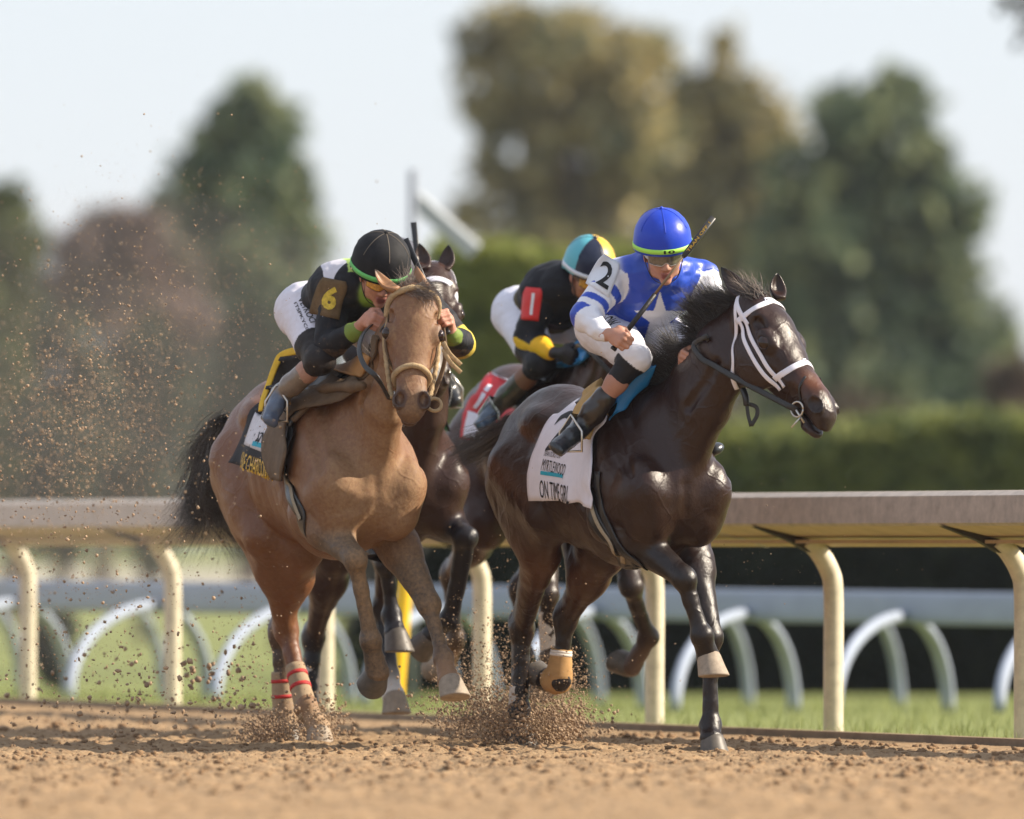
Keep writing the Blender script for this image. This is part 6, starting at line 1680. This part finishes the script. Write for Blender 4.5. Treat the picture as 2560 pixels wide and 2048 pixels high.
pts = [H(.475, -.06, -.115)] + [on(K2, x, y) + F2.dl((-.01, -.012, 0)) for x, y in ((1900, 975), (1826, 935), (1790, 914), (1759, 896), (1740, 862), (1745, 828))]
rein(K2, 'black rein crossing the neck of the dark brown horse', pts + [J2['hold'][1]], .026, LEA_K)
H = K2['H']; rein(K2, 'black rein on the far side of the dark brown horse', [H(.475, .06, -.115), K2["neck"][2][0] + np.array((.02, .14, -.02)), K2['neck'][1][0] + (0, .16, .1), J2['hold'][1] + (0, .02, 0)], .024, LEA_K)
rein(K3, 'black rein of the horse behind running to its gloved rider', [K3['H'](.475, -.06, -.115), np.array(K3['neck'][2][0]) + (0, -.12, 0), J3['hold'][0]], .024, LEA_K)
rein(K4, 'black rein of the horse with the blaze', [K4['H'](.475, -.06, -.115), np.array(K4['neck'][2][0]) + (0, -.12, 0), J4['hold'][0]], .024, LEA_K)

# ---------------------------------------------------------------- whips
def whip(J, F, i, end, butt, label, lt=None):
    h_ = J['hold'][i]; d = nrm(end - h_); L_ = np.linalg.norm(end - h_); th = Thing('whip', label, 'whip', F, tuple(h_), 'riding whips')
    sub(th, 'grip', tube([h_ - d * butt, h_ + d * .24], [.012, .010], 10), mat('whip_grip', (.012, .010, .010), .5, .4, bump=(90, .5, .002)))
    sub(th, 'butt_cap', tube([h_ - d * (butt + .012), h_ - d * butt], [.013, .015], 12), M_BLACKR)
    sub(th, 'shaft', tube([h_ + d * .24, h_ + d * (L_ - .21)], [.007, .005], 8), mat('whip_shaft', (.20, .13, .075), .45, .4))
    pp = sub(th, 'popper', tube([h_ + d * (L_ - .215), h_ + d * (L_ - .20), h_ + d * L_], [.007, .0125, .0135], 12, flat=.55, nor=np.tile(F.dl((-.2, -1, 0)), (3, 1))), M_BLACKR)
    if lt:
        V, Fq = tube([h_ + d * (L_ - .215), h_ + d * (L_ - .20), h_ + d * L_], [.007, .0125, .0135], 12, flat=.55, nor=np.tile(F.dl((-.2, -1, 0)), (3, 1)))
        vd = F.dl((0, -1, 0)); yd = nrm(np.cross(vd, d)); b = bvh_of(V, [f for f in Fq if len(f) == 4])
        g_ = decal(lt, b, h_ + d * (L_ - .105), d, -yd if np.cross(d, yd) @ vd < 0 else yd, w=.155, h=.013, off=.001, bold=.01, reach=.1); th.part('lettering', g_[0], g_[1], GOLD, parent=pp, smooth=False)
    return th
whip(J2, F2, 0, F2.pk(1784, 543, .66), .045, 'black whip with gold lettering raised in front of the blue rider', 'TRAN OFF 1')
whip(J1, F1, 1, F1.pk(1014, 598, .50), .05, 'whip held in the left fist of the muddy rider pointing up past his cap')
whip(J4, F4, 1, F4.pk(1034, 556, .50), .045, 'black whip tip standing up behind the black cap of the muddy rider')

# ---------------------------------------------------------------- number tags and lettering on clothes
def tag_patch(J, px, py, w, h_, xw, yw, m_, digit, dm, name='number_tag', dw=.6, dh=.72, cut=.25, off=.006, bold=.02, edge=None):
    r_ = cast(J['F'], J['sb'], px, py)
    if r_ is None: print('no tag hit', digit); return
    C = r_[0]; xd = J['F'].dl(nrm(xw)); yd = J['F'].dl(nrm(yw))
    pt = patch(J['sb'], C, xd, yd, w, h_, off, .004, 10, .12, cut); o = J['th'].part(name, pt[0], pt[1], m_, parent=J['shirt'])
    b = bvh_of(*pt); g_ = decal(digit, b, C, xd, yd, w=w * dw, h=h_ * dh, off=.0035, bold=bold, reach=.2); J['th'].part('number', g_[0], g_[1], dm, parent=o, smooth=False)
tag_patch(J1, 824, 745, .112, .165, (.93, .22, -.22), (.16, 0, 1), mat('muddy_number_cloth', (.13, .085, .045), .9, .2, noise=(30, .3), bump=(80, .4, .003)), '6', mat('muddy_yellow_number', (.55, .40, .05), .7, .3, noise=(60, .45)), dw=.5, dh=.62, bold=.05)
tag_patch(J2, 1512, 686, .092, .150, (.80, .30, -.50), (.50, 0, .86), mat('white_number_cloth', (.66, .68, .74), .5), '2', INK, dw=.56, dh=.70, bold=.015)
tag_patch(J3, 1329, 760, .075, .150, (.97, .2, -.10), (.14, 0, 1), mat('red_number_tag', (.62, .02, .02), .45), '1', WHITEP, dw=.16, dh=.66, bold=.03)
def cloth_text(J, s, a, b, h_, up, m_, bv, parent, bold=.01):
    A_ = cast(J['F'], bv, *a); B_ = cast(J['F'], bv, *b)
    if A_ is None or B_ is None: print('text miss', s); return
    xd = B_[0] - A_[0]; n_ = (A_[1] + B_[1]); yd = J['F'].dl(np.asarray(up, float)); w = np.linalg.norm(xd)
    if np.cross(xd, yd) @ n_ < 0: yd = -yd
    g_ = decal(s, bv, (A_[0] + B_[0]) / 2, xd, yd, w=w, h=h_, off=.002, bold=bold, reach=.12); J['th'].part('lettering', g_[0], g_[1], m_, parent=parent, smooth=False)
cloth_text(J1, 'VETKOCI', (751, 745), (784, 806), .028, (1, 0, .4), INK, J1['bb'], J1['breeches'], .008)
cloth_text(J1, 'ITSPKYCO', (738, 757), (772, 832), .014, (1, 0, .4), INK, J1['bb'], J1['breeches'], .01)
cloth_text(J2, 'EE OW', (1502, 786), (1534, 812), .045, (.4, 0, 1), INK, J2['bb'], J2['breeches'], .02)
g_ = decal('10', J2['bandb'], J2['hc'] + J2['hf'] * .13 + J2['hl'] * .012 + J2['hu'] * (-.195 * J2['r0']), J2['hl'], J2['hu'], w=.048, h=.015, off=.0014, bold=.03, reach=.1)
J2['th'].part('lettering', g_[0], g_[1], INK, parent=J2['helmet'], smooth=False)
# ---------------------------------------------------------------- dirt thrown up by the hooves
g = np.random.default_rng(77)
def spray(n, cx, cy, sx_, sy_, Y0, Y1, smin, smax, pw=3.0, clip=None):
    x = g.normal(cx, sx_, n); y = g.normal(cy, sy_, n); Yd = g.uniform(Y0, Y1, n)
    P_ = np.stack([at(a, b, c) for a, b, c in zip(x, y, Yd)]); s_ = smin + (smax - smin) * g.random(n) ** pw
    ok = P_[:, 2] > .004; 
    if clip: ok &= clip(x, y)
    return P_[ok], s_[ok]
sp = [spray(6000, 190, 1060, 170, 190, -5, 8, .0022, .0070, 3.6), spray(3000, 420, 800, 180, 190, -1, 7, .0018, .0052, 3.6), spray(700, 600, 900, 150, 200, .5, 5, .001, .003, 3),
      spray(3000, 250, 1560, 240, 190, -1.5, 4, .0014, .009, 6), spray(900, 400, 1740, 230, 60, -1, 3, .002, .014, 4.5), spray(60, 560, 1700, 60, 60, .2, 1.6, .005, .018, 2.4), spray(500, 640, 1640, 50, 130, .8, 2.2, .0012, .005, 3),
      spray(4500, 690, 1832, 44, 26, .9, 1.8, .0016, .009, 3.5), spray(1800, 805, 1815, 34, 40, .8, 1.8, .0016, .009, 3.5),
      spray(15000, 1330, 1815, 66, 26, .4, 1.7, .0014, .010, 4), spray(9000, 1230, 1785, 80, 42, .4, 1.7, .0012, .008, 4), spray(3500, 1400, 1740, 40, 55, .4, 1.7, .0012, .006, 3), spray(2600, 1210, 1690, 70, 70, .4, 1.9, .0012, .006, 3.5), spray(900, 1330, 1640, 80, 90, .4, 1.9, .001, .004, 3), spray(500, 1240, 1560, 90, 110, .5, 2, .0012, .005, 3),
      spray(260, 1900, 1350, 160, 120, -1, 3, .0008, .003, 3), spray(260, 1300, 1050, 200, 300, -1, 3, .0008, .003, 3), spray(140, 1500, 1600, 120, 120, -.5, 3, .001, .005, 3)]
P_ = np.vstack([a for a, b in sp]); s_ = np.concatenate([b for a, b in sp])
V, Q = clod_geo(len(P_), 99, P_, s_, 1.0)
single('flying_dirt', V, Q, ground_mat('flying_dirt', [(.50, .37, .25), (.40, .28, .18), (.22, .15, .10)], [9, 4], [], .95), None, None, kind='stuff')
# dust hanging behind the horses
def dust(name, C, r, dens):
    Rg = []; C = np.array(C, float)
    for i in range(1, 14):
        a = math.pi * i / 14; Rg.append(np.array([C + np.array([math.cos(b) * math.sin(a) * r[0], math.sin(b) * math.sin(a) * r[1], math.cos(a) * r[2]]) for b in np.linspace(0, 2 * math.pi, 24, endpoint=False)]))
    v, fq = rings(Rg); v = C + (v - C) * (1 + .14 * fbm(v, 1.6, 2, 8))[:, None]
    m = bpy.data.materials.new(name); m.use_nodes = True; nt = m.node_tree; nt.nodes.remove(nt.nodes['Principled BSDF'])
    vo = nt.nodes.new('ShaderNodeVolumePrincipled'); vo.inputs['Color'].default_value = (.84, .76, .68, 1); vo.inputs['Density'].default_value = dens; vo.inputs['Anisotropy'].default_value = .3
    nt.links.new(vo.outputs[0], nt.nodes['Material Output'].inputs['Volume']); single('dust_cloud', v, [q[::-1] for q in fq], m, None, None, kind='stuff')
dust('dust_air', at(330, 1100, 6.0) , (1.6, 3.2, 1.25), .020)
# ---------------------------------------------------------------- air
def haze_box():
    x0, x1, y0, y1, z0, z1 = -960, 960, -86, 3520, -3.0, 40
    cv = np.array([(x, y, z) for x in (x0, x1) for y in (y0, y1) for z in (z0, z1)]); cf = [(0, 1, 3, 2), (4, 6, 7, 5), (0, 4, 5, 1), (2, 3, 7, 6), (0, 2, 6, 4), (1, 5, 7, 3)]
    m = bpy.data.materials.new('air'); m.use_nodes = True; nt = m.node_tree
    nt.nodes.remove(nt.nodes['Principled BSDF']); v = nt.nodes.new('ShaderNodeVolumePrincipled')
    v.inputs['Color'].default_value = (.86, .90, 1.0, 1); v.inputs['Density'].default_value = .00015; v.inputs['Anisotropy'].default_value = .3
    nt.links.new(v.outputs[0], nt.nodes['Material Output'].inputs['Volume'])
    single('haze', cv, cf, m, None, None, kind='stuff', smooth=False)
haze_box()
